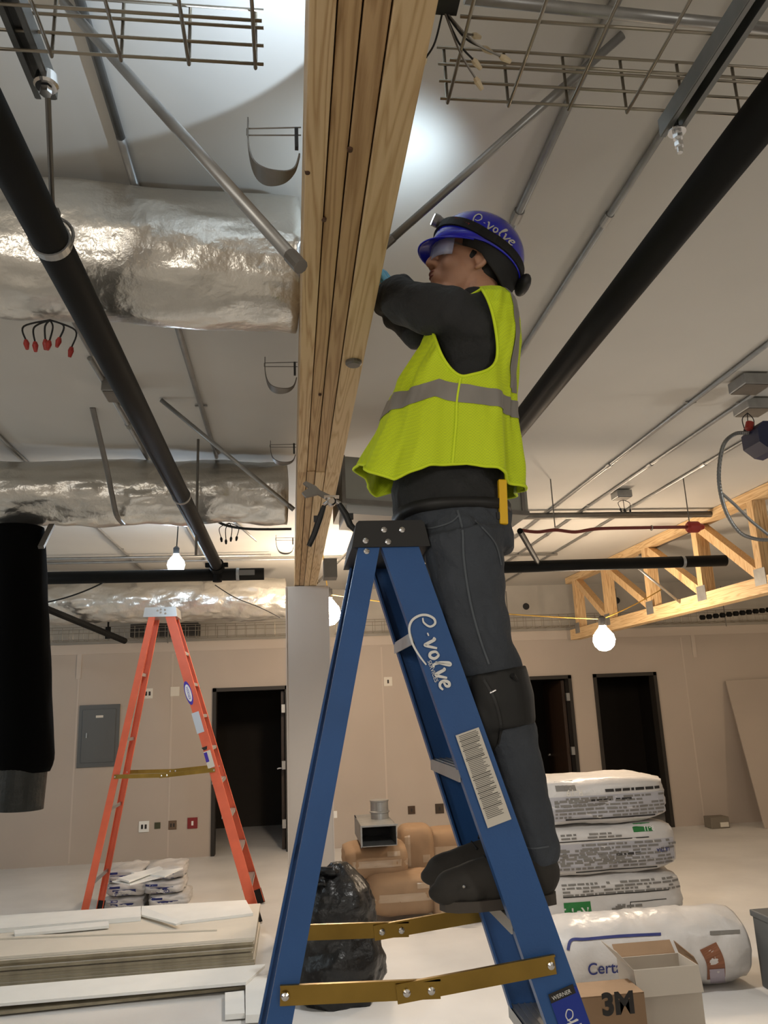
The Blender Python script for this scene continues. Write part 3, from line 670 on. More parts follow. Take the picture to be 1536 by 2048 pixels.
# ============================================================ BULBS AND CORD
def glow(c, r, m, label, base_m='capblk'):
    t = thing('light_bulb', label, 'light bulb', c); bm = bmnew(); lathe(bm, c, [(r*.06, -r), (r*.5, -r*.88), (r*.87, -r*.5), (r, 0), (r*.9, r*.45), (r*.6, r*.85), (r*.35, r*1.15), (r*.3, r*1.35)], 28)
    g = obj('globe', bm, m, t, smooth=True)
    bm = bmnew(); lathe(bm, V(c)+V((0, 0, r*1.3)), [(r*.36, 0), (r*.36, r*.7), (r*.15, r*.9)], 16); obj('socket', bm, base_m, t); return g
g1 = glow(BULB_A, .125, 'bulb', 'glowing warm bulb just left of the blue ladder')
g2 = glow(BULB_B, .105, 'bulb', 'glowing warm bulb hanging under the wood truss at right')
g3 = glow(LED_C, .07, 'led', 'bright cool white bulb above the orange ladder')
# ============================================================ LADDERS
def ladder(label, body, capm, stepm, xf, xr, ztop, sf, sr, Yc, h0, h1, wf, wr, capbox, nsteps, z0s, spr_z, name='step_ladder', cat='ladder', feet=True, pitch=.305, boots='rubber'):
    # front rails at x = xf + sf*(ztop-z), rear rails at x = xr - sr*(ztop-z); half depth h0 at the top, h1 at the floor
    t = thing(name, label, cat, ((xf+xr)/2, Yc, 0)); hd = lambda z: h0+(h1-h0)*(ztop-z)/ztop
    def rail(x, s, w, sg, nm):
        a = V((x, Yc+sg*hd(ztop), ztop)); b = V((x+s*ztop, Yc+sg*hd(.0), .01)); d = (b-a).normalized(); sd = d.cross(V((0, -1, 0))).normalized(); bm = bmnew()
        bar(bm, a, b, w, .004, up=(0, -1, 0))
        for k in (-1, 1): o_ = sd*(w/2-.0025)*k+V((0, -sg*.014, 0)); bar(bm, a+o_, b+o_, .005, .028, up=(0, -1, 0))
        return obj(nm, bm, body, t)
    R = {}
    for sg in (-1, 1):
        R['f%d' % sg] = rail(xf, sf, wf, sg, 'front_rail'); R['r%d' % sg] = rail(xr, -sr, wr, sg, 'rear_rail')
        if feet:
            for x, s, w in ((xf, sf, wf), (xr, -sr, wr)):
                bm = bmnew(); z = .13; bar(bm, (x+s*(ztop-z), Yc+sg*(hd(z)+.004), z), (x+s*ztop, Yc+sg*(hd(0)+.004), .0), w+.012, .02, up=(0, -1, 0)); obj('foot', bm, boots, t)
    for k in range(nsteps):
        z = z0s+pitch*k
        if z > ztop-.12: break
        xc = xf+sf*(ztop-z); bm = bmnew(); y = hd(z)-.004
        box(bm, (xc, Yc, z-.002), (wf*.98, 2*y, .004))
        for q in (-1, 1): box(bm, (xc+q*wf*.48, Yc, z-.014), (.004, 2*y, .028))
        for q in range(5): box(bm, (xc+(q-2)*wf*.19, Yc, z+.0005), (.004, 2*y, .003))
        o = obj('step', bm, stepm, t)
    for k in range(0, nsteps, 2):
        z = z0s+pitch*k+.1
        if z > ztop-.2: break
        bm = bmnew(); xc = xr-sr*(ztop-z); box(bm, (xc, Yc, z), (.012, 2*hd(z)-.01, .03)); obj('rear_brace', bm, stepm, t)
    for sg in (-1, 1):
        y = Yc+sg*(hd(spr_z)+.008); ya = y; x0 = xr-sr*(ztop-spr_z); x1 = xf+sf*(ztop-spr_z); xm = (x0+x1)/2-.01
        bm = bmnew(); zz = spr_z
        for (p, q, dy) in (((x0-.01, zz), (xm+.05, zz-.012), 0), ((xm-.04, zz-.014), (x1+.01, zz+.016), -.004)):
            bar(bm, (p[0], ya+dy, p[1]), (q[0], ya+dy, q[1]), .036, .003, up=(0, -1, 0)); bar(bm, (p[0], ya+dy-.001, p[1]+.017), (q[0], ya+dy-.001, q[1]+.017), .004, .009, up=(0, -1, 0))
        s_ = obj('spreader_bar', bm, 'brass', t)
        for (x, z) in ((x0, zz), (xm-.02, zz-.012), (xm+.03, zz-.012), (x1, zz+.015)):
            bm = bmnew(); lathe(bm, (x, ya-.006, z), [(.0035, -.006), (.0075, -.004), (.0085, 0)], 12, 'Y'); obj('rivet', bm, 'chrome', s_)
    x0, x1, z0, z1, cy = capbox; bm = bmnew()
    prism(bm, [(x0-.012, Yc-cy, z0), (x1+.012, Yc-cy, z0), (x1, Yc-cy, z1-.006), (x1-.006, Yc-cy, z1), (x0+.006, Yc-cy, z1), (x0, Yc-cy, z1-.006)], (0, 2*cy, 0))
    obj('top_cap', bm, capm, t)
    return t, R, hd
FX, RX, ZT = .259, .190, 2.225
lad, LR, hd = ladder('blue fiberglass step ladder the worker stands on', 'blue', 'capblk', 'alum', FX, RX, ZT, .287, .225, 1.95, .148, .30, .086, .05, (.158, .322, ZT-.012, 2.277, .158), 7, 1.40-.305*4, 1.30)
def onrail(px, py, off=.0032):      # point on the outer face of the near front rail of the blue ladder
    Y = 1.75
    for _ in range(8): p = atY(px, py, Y); Y = 1.95-hd(p.z)-off-.002
    return atY(px, py, Y)
rd = V((.287, -(-.0676), -1)); rd = V((.287, -(.30-.148)/ZT, -1)).normalized(); ru = V((1, 0, .287)).normalized()
for (px, py) in ((768, 1060), (804, 1060), (731, 1082), (776, 1084), (733, 1103)):
    p = atY(px, py, 1.95-.158 if py < 1100 else 1.798); bm = bmnew(); lathe(bm, (p.x, p.y, p.z), [(.003, -.006), (.007, -.004), (.0085, .001)], 14, 'Y'); obj('rivet', bm, 'chrome', lad)
o0 = onrail(833, 1234); k = .0425
bm = stroke_word(bmnew(), lambda x, y: o0+rd*(x*k)+ru*(y*k-.006)+V((0, -.0012, 0)), 1.35)
obj('logo_lettering', bm, 'white', LR['f-1'])
p = onrail(855, 1322); text('small_lettering', 'SERVICES', .0125, 'white', p, rd, ru, LR['f-1'], thick=.0003)
def railplate(px0, py0, w, l, m, nm, off=0):
    p = onrail(px0, py0); bm = bmnew(); q = [p, p+ru*w, p+ru*w+rd*l, p+rd*l]; prism(bm, [a+V((0, -off, 0)) for a in q], (0, -.0006, 0)); return p, obj(nm, bm, m, LR['f-1'])
p, lb = railplate(911, 1471, .056, .203, 'paper', 'warning_label')
bm = bmnew(); bm2 = bmnew(); rnd = random.Random(5); y = .004
while y < .185:
    big = rnd.random() < .13
    a = p+ru*(.006 if not big else .004)+rd*y+V((0, -.0009, 0)); w = (.030+.016*rnd.random()) if not big else .044
    for seg in range(1):
        tgt = bm2 if big else bm; prism(tgt, [a, a+ru*w, a+ru*w+rd*(.0016 if big else .0016), a+rd*(.0016)], (0, -.0003, 0))
    y += .0036
obj('fine_print', bm, 'greyink', lb); obj('heading_print', bm2, 'ink', lb)
p, lb = railplate(1098, 1995, .062, .10, mat('sticker_blue', (24, 52, 150), .4), 'brand_sticker')
bm = bmnew(); oo = p+ru*.022+rd*.045+V((0, -.001, 0))
for q in (0, 1, 2): bar(bm, oo+rd*(.012+.009*q)-ru*.008, oo+rd*(.012+.009*q)+ru*(.02+.004*q), .003, .0004, up=(0, -1, 0))
tube(bm, spline([oo+ru*(x*.02)-rd*(y*.02) for x, y in ((-.1, -.3), (.5, -.2), (.7, .3), (.3, .6), (-.1, .1), (.2, -.5), (.9, -.5))], 5), .0012, 6); obj('sticker_mark', bm, 'white', lb)
p, lb = railplate(1096, 1989, .056, .017, 'ink', 'sticker_band', .0006); text('sticker_text', 'WERNER', .0105, 'white', p+ru*.005+rd*.013+V((0, -.0018, 0)), ru, -rd, lb, thick=.0002)
# orange ladder at 8 m
OY = 8.05; oc = atY(323, 1235, OY); ozt = oc.z; fr_ = atY(508, 1822, OY-.32); re_ = atY(172, 1815, OY-.32)
xf = atY(344, 1232, OY).x; xr = atY(309, 1232, OY).x
sf = (fr_.x-xf)/(ozt-fr_.z); sr = (xr-re_.x)/(ozt-re_.z)
olad, OR, ohd = ladder('orange fiberglass step ladder standing open by the left wall', 'orange', 'alum', 'alum', xf, xr, ozt, sf, sr, OY, .15, .36, .088, .06, (xr-.07, xf+.06, ozt-.01, ozt+.085, .16), 9, .30, 1.30)
def onrailo(px, py):
    Y = OY-.2
    for _ in range(8): p = atY(px, py, Y); Y = OY-ohd(p.z)-.005
    return atY(px, py, Y)
od = V((sf, -(.36-.15)/ozt, -1)).normalized(); ou = V((1, 0, sf)).normalized()
p = onrailo(377, 1386); 
def ellipse(c, a, b, n=28): return [c+od*(a*cos(2*pi*i/n))+ou*(b*sin(2*pi*i/n)) for i in range(n)]
bm = bmnew(); prism(bm, ellipse(p, .118, .033), (0, -.001, 0)); st = obj('oval_sticker', bm, 'purple', OR['f-1'])
bm = bmnew(); prism(bm, [q+V((0, -.001, 0)) for q in ellipse(p, .085, .026)], (0, -.001, 0)); obj('oval_centre', bm, 'white', st)
text('sticker_text', 'WERNER', .032, 'purple', p-od*.064-ou*.012+V((0, -.0025, 0)), od, ou, st, thick=.0003)
p = onrailo(389, 1425); bm = bmnew(); prism(bm, [p-ou*.03, p+ou*.04, p+ou*.04+od*.2, p-ou*.03+od*.2], (0, -.001, 0)); obj('white_label', bm, mat('pale_label', (196, 204, 214), .6), OR['f-1'])
p = onrailo(413, 1502); bm = bmnew(); prism(bm, [p-ou*.03, p+ou*.035, p+ou*.035+od*.16, p-ou*.03+od*.16], (0, -.001, 0)); st = obj('white_label', bm, 'paper', OR['f-1'])
bm = bmnew(); prism(bm, [p-ou*.03+od*.01+V((0, -.001, 0)), p+ou*.0+od*.01+V((0, -.001, 0)), p+ou*.0+od*.1+V((0, -.001, 0)), p-ou*.03+od*.1+V((0, -.001, 0))], (0, -.001, 0)); obj('blue_block', bm, 'purple', st)
p = onrailo(408, 1494); bm = bmnew(); prism(bm, [p-ou*.025, p+ou*.03+od*.0, p+ou*.02+od*.03, p-ou*.01+od*.03], (0, -.001, 0)); obj('dark_mark', bm, 'ink', OR['f-1'])
for (dx, dz) in ((-.03, .05), (.0, .06), (.04, .055), (0, .03), (.045, .02)):
    bm = bmnew(); lathe(bm, ((xf+xr)/2+dx, OY-.16, ozt+dz), [(.004, -.006), (.01, -.003), (.012, .001)], 12, 'Y'); obj('rivet', bm, 'chrome', olad)
# ============================================================ THE WORKER
P = atY
wk = thing('person', 'worker in blue helmet and hi-vis vest standing on the blue ladder, reaching behind the beam', 'person', (.5, 1.93, 1.40))
HC = P(934, 543, 1.95); g = radians(13); hf = V((-cos(g), -.05, sin(g))).normalized(); hu = V((sin(g), 0, cos(g))); hl = hu.cross(hf).normalized(); hu = hf.cross(hl).normalized()
# hl is the head's own left, towards the camera
if hl.y > 0: hl = -hl
HM = Matrix((hf, hl, hu)).transposed()
def hp(f, l, u): return HC+hf*f+hl*l+hu*u
def hball(bm, f, l, u, r, seg=18): return ball(bm, hp(f, l, u), r, seg, rot=HM)
bm = bmnew()
hball(bm, -.005, 0, .05, (.096, .076, .085), 28); hball(bm, .03, 0, -.02, (.062, .060, .085), 24); hball(bm, -.01, 0, 0, (.075, .068, .07), 24)
hball(bm, .070, 0, -.088, (.024, .026, .020)); hball(bm, .045, 0, -.085, (.035, .042, .022)); hball(bm, .075, 0, -.045, (.026, .030, .03)); hball(bm, .05, .035, -.015, (.034, .028, .035)); hball(bm, .05, -.035, -.015, (.034, .028, .035))
tube(bm, [hp(.082, 0, .045), hp(.094, 0, .022), hp(.108, 0, .0)], [.009, .011, .014], 12); hball(bm, .108, 0, -.005, (.015, .015, .013)); hball(bm, .098, .013, -.010, (.012, .009, .010)); hball(bm, .098, -.013, -.010, (.012, .009, .010))
hball(bm, .082, .028, .05, (.016, .026, .010)); hball(bm, .082, -.028, .05, (.016, .026, .010)); hball(bm, .092, 0, -.036, (.013, .022, .008)); hball(bm, .088, 0, -.052, (.012, .019, .008))
for s in (1, -1):
    tube(bm, [hp(-.002, .07*s, .025), hp(-.016, .082*s, .034), hp(-.034, .086*s, .022), hp(-.036, .084*s, .0), hp(-.024, .080*s, -.022), hp(-.008, .074*s, -.032)], [.006, .008, .009, .008, .007, .006], 10)
    hball(bm, -.018, .074*s, .0, (.016, .008, .026)); hball(bm, -.004, .078*s, -.004, (.006, .007, .009))
tube(bm, [hp(-.02, 0, -.02), P(955, 575, 1.95), P(962, 620, 1.95)], [.062, .058, .066], 20)
# torso core, arms, hands and legs (one continuous body; clothes go over it)
def limbp(pts, rad): limb(bm, pts, rad)
SHN, SHF = P(955, 628, 1.79), P(935, 632, 2.11)
ELN, ELF = V((.318, 1.955, 2.975)), P(836, 664, 2.08)
WRN, WRF = V((.300, 2.16, 3.06)), V((.305, 2.02, 3.02))
WRF = P(783, 603, 2.10)
WRF = V((.322, 2.13, WRF.z-.01))
limb(bm, [P(962, 620, 1.95), P(950, 700, 1.95), P(915, 850, 1.95), P(905, 960, 1.95), P(912, 1030, 1.95)], [(.06, .075), (.085, .12), (.10, .13), (.10, .13), (.09, .12)], 24)
SNb, SFb = SHN+V((0, .06, -.035)), SHF+V((0, -.05, -.03))
limb(bm, [SNb, P(880, 622, 1.84), ELN], [.042, .043, .038]); limb(bm, [SFb, P(890, 658, 2.09), ELF], [.045, .043, .038])
limb(bm, [ELN, (ELN+WRN)/2, WRN], [.038, .036, .024]); limb(bm, [ELF, (ELF+WRF)/2, WRF], [.038, .034, .024])
limb(bm, [P(955, 650, 1.95), SNb], [.038, .038]); limb(bm, [P(955, 650, 1.95), SFb], [.038, .038])
KN, KF = P(985, 1392, 1.85), P(968, 1380, 2.04)
ANN, ANF = P(1058, 1728, 1.85), P(1046, 1700, 2.03)
HN, HF = P(925, 1050, 1.86), P(920, 1050, 2.03)
for h, k_, a in ((HN, KN, ANN), (HF, KF, ANF)):
    limb(bm, [h, (h+k_)/2, k_], [.082, .068, .052]); limb(bm, [k_, k_*.6+a*.4+V((.012, 0, 0)), a], [.05, .05, .034])
    limb(bm, [a, a+V((-.06, 0, -.05)), a+V((-.17, 0, -.065))], [.032, .03, .022])
def hand(bm, wr, d, up, side, curl=1.0, rad=.0082):
    # wr wrist point, d direction of the palm, up = back of the hand, side = towards the thumb
    d = V(d).normalized(); up = V(up); up = (up-d*up.dot(d)).normalized(); sd = d.cross(up).normalized()
    if sd.dot(V(side)) < 0: sd = -sd
    pe = wr+d*.085
    for k in (-1.5, -.5, .5, 1.5): limb(bm, [wr+sd*(k*.010), pe+sd*(k*.019)], [.014, .0115], 10)
    tips = []
    for k, L in ((1.5, .070), (.5, .080), (-.5, .075), (-1.5, .058)):
        p = pe+sd*(k*.0195); pts = [p]; ang = 0; dd = d
        for j, fr in enumerate((.42, .32, .26)):
            ang += (.35+.25*j)*curl; dd = d*cos(ang)-up*sin(ang); pts.append(pts[-1]+dd*(L*fr*1.05))
        limb(bm, pts, [rad*1.12, rad*1.05, rad, rad*.85], 10); tips.append(pts[-1])
    b = wr+d*.028+sd*.020; d2 = (d*.72+sd*.62-up*.30).normalized(); d3 = (d*.90+sd*.18-up*.40).normalized()
    limb(bm, [b, b+d2*.036, b+d2*.036+d3*.030, b+d2*.036+d3*.052], [.014, .011, .0098, .008], 10)
    return tips
handspec = [(WRN, (-.10, .55, .62), (.9, .2, .0), (0, -1, 1)), (WRF, (-.12, .15, .9), (.95, .1, .0), (0, -1, 0))]
for w, d, u_, s_ in handspec: hand(bm, w, d, u_, s_)
me = remesh(bm, .0042, 3)
body = mobj('body', me, 'skin', wk, smooth=True)
# gloves on both hands
for w, d, u_, s_ in handspec:
    bm = bmnew(); hand(bm, w, d, u_, s_, rad=.0095); limb(bm, [w-V(d).normalized()*.04, w+V(d).normalized()*.03], [.029, .030], 14)
    o = mobj('work_glove', remesh(bm, .0035, 2), 'glove', wk, smooth=True, label='pale teal work glove')
# face parts
for s in (1, -1):
    bm = bmnew(); hball(bm, .074, .030*s, .026, .0135, 16); e = obj('eye', bm, 'eye', wk, smooth=True)
    bm = bmnew(); hball(bm, .0835, .0315*s, .027, .006, 12); obj('iris', bm, 'iris', e, smooth=True)
    bm = bmnew(); tube(bm, spline([hp(.094, .010*s, .053), hp(.095, .03*s, .061), hp(.078, .052*s, .052)], 5), [.0015]+[.0035]*9+[.0015], 8); obj('eyebrow', bm, 'hair', wk)
bm = bmnew(); hball(bm, .097, 0, -.037, (.010, .020, .0045), 14); hball(bm, .094, 0, -.049, (.010, .018, .005), 14); obj('lips', bm, 'lip', wk, smooth=True)
bm = bmnew(); hball(bm, -.028, 0, .035, (.083, .080, .090), 28); hball(bm, -.05, 0, -.01, (.052, .066, .05), 24); obj('hair', bm, 'hair', wk, smooth=True)
# safety glasses
bm = bmnew()
for s in (1, -1):
    rows = []
    for u in (-.012, .004, .020, .040):
        row = []
        for a in (0, 18, 36, 54, 72):
            aa = radians(a); R = .072; row.append(bm.verts.new(hp(.040+R*cos(aa)-.0*u, s*(.002+R*sin(aa)), u+.008)))
        rows.append(row)
    for A_, B2 in zip(rows, rows[1:]):
        for k in range(4): bm.faces.new((A_[k], A_[k+1], B2[k+1], B2[k]))
gl = solid(obj('safety_glasses', bm, 'glass', wk, smooth=True, label='clear wraparound safety glasses'), .002, 0)
for s in (1, -1):
    bm = bmnew(); bar(bm, hp(.062, .069*s, .033), hp(-.01, .078*s, .03), .0025, .006, up=hu); obj('temple_arm', bm, mat('temple', (120, 110, 105), .2, alpha=.5), gl)
# helmet: dome, brim, headlamp strap and lamp
DC = P(955, 512, 1.95); g2_ = radians(20); df = V((-cos(g2_), -.03, sin(g2_))).normalized(); dl = V((0, -1, 0)); du = V((sin(g2_), 0, cos(g2_))); dl = df.cross(du).normalized(); dl = dl if dl.y < 0 else -dl
DM = Matrix((df, dl, du)).transposed(); RA = (.137, .113, .126)
def dp(f, l, u): return DC+df*f+dl*l+du*u
def dome(k=1.0, umin=-.02, nseg=64, nr=22):
    bm = bmnew(); rings = []
    for i in range(nr+1):
        ph = (pi/2)*(1-i/nr); uu = RA[2]*sin(ph) if i < nr else 0
        rr = cos(ph)
        ring_ = [bm.verts.new(dp(RA[0]*k*rr*cos(2*pi*j/nseg), RA[1]*k*rr*sin(2*pi*j/nseg), uu*k)) for j in range(nseg)] if i > 0 else [bm.verts.new(dp(0, 0, RA[2]*k))]
        rings.append(ring_)
    lo = []
    for j in range(nseg):
        a = 2*pi*j/nseg; lo.append(bm.verts.new(dp(RA[0]*k*1.01*cos(a), RA[1]*k*1.01*sin(a), -.028-.012*max(0, -cos(a)))))
    rings.append(lo)
    for j in range(nseg): bm.faces.new((rings[0][0], rings[1][j], rings[1][(j+1) % nseg]))
    for A_, B2 in zip(rings[1:], rings[2:]):
        for j in range(nseg): bm.faces.new((A_[j], B2[j], B2[(j+1) % nseg], A_[(j+1) % nseg]))
    return bm
hm = solid(obj('helmet', dome(), 'helmet', wk, smooth=True, label='glossy blue hard hat with white lettering'), .004)
bm = bmnew(); rows = []
for i in range(9):
    row = []
    for j in range(33):
        a = radians(-78+156*j/32); ext = .040*cos(a*.92)**1.1*(i/8); cc = max(cos(a), 0)
        row.append(bm.verts.new(dp((RA[0]*1.0-.012)*cos(a)+ext*cos(a)*.98+.004*i/8, (RA[1]-.008)*sin(a)+ext*.35*sin(a), -.022-.018*(i/8)*cc-.006*(i/8)**2)))
    rows.append(row)
for A_, B2 in zip(rows, rows[1:]):
    for k in range(32): bm.faces.new((A_[k], A_[k+1], B2[k+1], B2[k]))
solid(obj('brim', bm, 'helmet', hm, smooth=True), .004)
htree = bvh(hm)
def ontodome(px, py, off=.002):
    o_ = V((0, 0, CAM_H)); h = htree.ray_cast(o_, ray(px, py).normalized())
    if h[0] is None: return None
    return h[0]-ray(px, py).normalized()*0+h[1]*(off if h[1].dot(ray(px, py)) < 0 else -off)
# lettering follows an arc across the dome
a0 = V((951, 452, 0)); 
def domef(x, y):
    t = x/4.1; bx_ = 946+(1021-946)*t; by_ = 449+6*t+38*max(t,0)**1.6; ang = radians(6+46*t)
    up = V((sin(ang), -cos(ang))); sc = 21*(1-.12*t)
    yy = y-.0
    px, py = bx_+up.x*yy*sc, by_+up.y*yy*sc
    q = ontodome(px, py); return q if q is not None else ontodome(1000, 470)
bm = stroke_word(bmnew(), lambda x, y: domef(x, y if y > -.02 else y*.75), 1.15); obj('helmet_lettering', bm, 'white', hm)
# strap
bm = bmnew(); SP = []
for j in range(72):
    a = 2*pi*j/72; u = -.008+.044*cos(a)+.026*max(0, -cos(a)); kk = sqrt(max(.05, 1-(max(u, 0)/RA[2])**2))*1.012; SP.append(((RA[0]+.002)*kk*cos(a), (RA[1]+.002)*kk*sin(a), u))
fr = []
for j, (f_, l_, u_) in enumerate(SP):
    n_ = V((f_, l_, max(u_, 0)*.7)).normalized(); c_ = V((f_, l_, u_)); tdir = V(SP[(j+1) % 72])-V(SP[j-1]); up = n_.cross(tdir.normalized()); up = up if up.z > 0 else -up
    fr.append([bm.verts.new(dp(*(c_+up*a_*.0135+n_*b_))) for a_, b_ in ((-1, .0035), (1, .0035), (1, -.003), (-1, -.003))])
for j in range(72):
    A_, B2 = fr[j], fr[(j+1) % 72]
    for k in range(4): bm.faces.new((A_[k], A_[(k+1) % 4], B2[(k+1) % 4], B2[k]))
bmesh.ops.recalc_face_normals(bm, faces=bm.faces); st = obj('headlamp_strap', bm, 'rubber', hm)
q1, q2 = ontodome(912, 441, .0075), ontodome(938, 453, .0075)
if q1 and q2:
    tx = textmesh('DEWALT', .014, .0004); xd = (q2-q1).normalized(); nd = (V((0, 0, CAM_H))-q1).normalized(); yd = nd.cross(xd).normalized()
    tx.transform(Matrix.Translation(q1-yd*.006-df*0) @ Matrix((xd, yd, xd.cross(yd))).transposed().to_4x4()); mobj('strap_lettering', tx, 'red', hm)
LP = P(888, 449, 1.94)
bm = bmnew(); tube(bm, [LP-df*.028, LP-df*.01], [.017, .019], 18); bar(bm, LP-df*.022, DC+(LP-DC)*.80, .035, .03); obj('headlamp_mount', bm, 'capblk', hm)
ld = (df*.98+du*.1).normalized()
bm = bmnew(); tube(bm, [LP-ld*.012, LP+ld*.012, LP+ld*.02, LP+ld*.034], [.015, .016, .019, .019], 22); lh = obj('headlamp_body', bm, 'steel', hm)
bm = bmnew(); tube(bm, [LP+ld*.0342, LP+ld*.0365], [.016, .016], 22); obj('headlamp_lens', bm, mat('lamp_lens', (235, 245, 255), .2, emit=8), lh)
# dark sun shade / ratchet behind the head
bm = bmnew(); rows = []
for i in range(10):
    row = []
    for j in range(25):
        a = radians(62+236*j/24); b_ = i/9; drop = (.020+.085*max(0, -cos(a))**.7)*b_+.01*sin(5*a)*b_*.3
        row.append(bm.verts.new(dp((RA[0]-.006-.016*b_)*cos(a), (RA[1]-.008-.020*b_)*sin(a), -.018-drop)))
    rows.append(row)
for A_, B2 in zip(rows, rows[1:]):
    for k in range(24): bm.faces.new((A_[k], A_[k+1], B2[k+1], B2[k]))
solid(obj('neck_shade', bm, 'rubber', hm, smooth=True, label='black cloth neck band below the helmet'), .006)
bm = bmnew(); q = dp(-.150, .01, -.045); ball(bm, q, (.020, .045, .028), 16, rot=DM); obj('battery_pack', bm, 'capblk', hm, smooth=True)
# ---- shirt
slices = [  # y px, x left, x right, half depth
 (588, 925, 1000, .085), (606, 900, 1014, .150), (630, 880, 1020, .195), (655, 868, 1024, .205), (700, 862, 1022, .19), (760, 850, 1014, .178), (850, 822, 1008, .172), (930, 790, 1008, .172), (975, 776, 1008, .172), (1038, 782, 1008, .172)]
def slice_at(S_, z):
    for a, b in zip(S_, S_[1:]):
        if z <= a[0] and z >= b[0]:
            t = (a[0]-z)/(a[0]-b[0]+1e-9); return [a[k]+(b[k]-a[k])*t for k in range(4)]
    return list(S_[0]) if z > S_[0][0] else list(S_[-1])
def Xz(px, z): y = proj((.5, 1.95, z))[1]; return P(px, y, 1.95).x
TOPS = [(2.955, 946, 990, .070), (2.925, 912, 1008, .130), (2.885, 876, 1019, .178), (2.84, 852, 1025, .198), (2.79, 840, 1027, .20)]
def tops(dx=0, dh=0): return [(z, Xz(a, z)+dx, Xz(b, z)-dx, h-dh) for z, a, b, h in TOPS]
def mk(S_): return [((P(xl, y, 1.95).z+P(xr, y, 1.95).z)/2, P(xl, y, 1.95).x, P(xr, y, 1.95).x, hdp) for y, xl, xr, hdp in S_]
SH = tops(0, 0)+mk(slices[5:])
def loft(S_, seg=48, p=2.4, yc=1.95):
    bm = bmnew(); rings = []
    for z, x0, x1, hdp in S_:
        row = []
        for k in range(seg):
            a = 2*pi*k/seg; c_, s_ = cos(a), sin(a); row.append(bm.verts.new(((x0+x1)/2+(x1-x0)/2*abs(c_)**(2/p)*(1 if c_ > 0 else -1), yc+hdp*abs(s_)**(2/p)*(1 if s_ > 0 else -1), z)))
        rings.append(row)
    for A_, B2 in zip(rings, rings[1:]):
        for k in range(seg): bm.faces.new((A_[k], A_[(k+1) % seg], B2[(k+1) % seg], B2[k]))
    bm.faces.new(rings[0][::-1]); bm.faces.new(rings[-1]); return bm
bm = loft([(z, x0+.012, x1-.012, h_-.012) for z, x0, x1, h_ in SH])
limb(bm, [SHN+V((.0, .03, -.035)), P(900, 626, 1.81), P(850, 617, 1.85), P(805, 604, 1.91), ELN], [.070, .070, .067, .061, .054], 22)
limb(bm, [ELN, ELN*.5+WRN*.5, WRN-V((0, .02, .02))], [.055, .050, .036], 20)
limb(bm, [SHF+V((0, -.02, -.03)), P(880, 662, 2.08), ELF], [.075, .066, .052], 20); limb(bm, [ELF, ELF*.5+WRF*.5, WRF-V((0, .0, .03))], [.052, .047, .035], 20)
ball(bm, P(950, 650, 1.83), (.070, .058, .080), 20); ball(bm, SHN+V((.004, .03, .0)), (.062, .05, .062), 20); ball(bm, SHF+V((0, -.03, 0)), (.062, .05, .062), 20)
tube(bm, [P(962, 650, 1.95), P(958, 618, 1.95), P(955, 598, 1.95)], [.095, .084, .071], 24)
def wrinkle(co, n): return .005*noise.noise(V((co.x*16, co.y*10, co.z*22)))+.010*max(0, noise.noise(V((co.x*16+co.z*10, co.y*6, co.z*16-co.x*22))))
shirt = mobj('shirt', remesh(bm, .0065, 5, wrinkle), 'shirt', wk, smooth=True, label='black long-sleeved shirt')
# ---- jeans
bm = loft(mk([(1015, 790, 1010, .15), (1030, 792, 1012, .155), (1055, 806, 1016, .16), (1085, 822, 1018, .16), (1110, 836, 1020, .15)]), p=2.6)
for h, k_, a, dy in ((HN, KN, ANN, 1.86), (HF, KF, ANF, 2.03)):
    off = V((-.004, 0, 0)) if dy < 1.9 else V((-.012, 0, .02))
    limb(bm, [P(925, 1075, dy)+off, P(935, 1130, dy)+off, P(942, 1200, dy)+off, P(957, 1270, dy)+off, P(982, 1335, dy)+off, P(998, 1400, dy)+off, P(1020, 1480, dy)+off, P(1040, 1570, dy)+off, P(1058, 1650, dy)+off, P(1066, 1700, dy)+off],
         [(.100, .128), (.094, .122), (.088, .112), (.082, .100), (.076, .086), (.072, .076), (.070, .074), (.066, .072), (.062, .066), (.060, .062)], 24)
def jw(co, n): return .007*noise.noise(V((co.x*9, co.y*8, co.z*20)))+.012*max(0, noise.noise(V((co.x*13, co.y*6, co.z*17+co.x*20))))-.005*max(0, noise.noise(V((co.x*30, co.y*9, co.z*34))))
jeans = mobj('jeans', remesh(bm, .0065, 4, jw), 'jeans', wk, smooth=True, label='dark grey-blue denim jeans')
jt = bvh(jeans)
def ribbon_on(tree, pxs, w, name, m, parent, off=.003, n=8):
    bm = bmnew(); L = []; pts = spline([V((x, y, 0)) for x, y in pxs], n)
    for i, p in enumerate(pts):
        tt = (pts[min(i+1, len(pts)-1)]-pts[max(i-1, 0)]).normalized(); s = V((-tt.y, tt.x, 0))
        pr = []
        for k in (-1, 1):
            q = p+s*(w/2*k); d = ray(q.x, q.y).normalized(); h = tree.ray_cast(V((0, 0, CAM_H)), d)
            pr.append(None if h[0] is None else bm.verts.new(h[0]-d*off))
        L.append(pr)
    for a, b in zip(L, L[1:]):
        if None not in a and None not in b: bm.faces.new((a[0], a[1], b[1], b[0]))
    return obj(name, bm, m, parent)
ribbon_on(jt, [(915, 1020), (925, 1060), (928, 1120), (940, 1200), (958, 1270), (978, 1328)], 4, 'side_seam', 'thread', jeans)
ribbon_on(jt, [(828, 1052), (860, 1056), (900, 1045), (918, 1030)], 3, 'pocket_seam', 'thread', jeans)
ribbon_on(jt, [(950, 1040), (990, 1085), (1003, 1130)], 3, 'pocket_seam', 'thread', jeans)
ribbon_on(jt, [(1042, 1690), (1064, 1697), (1098, 1693)], 3, 'hem_seam', 'thread', jeans)
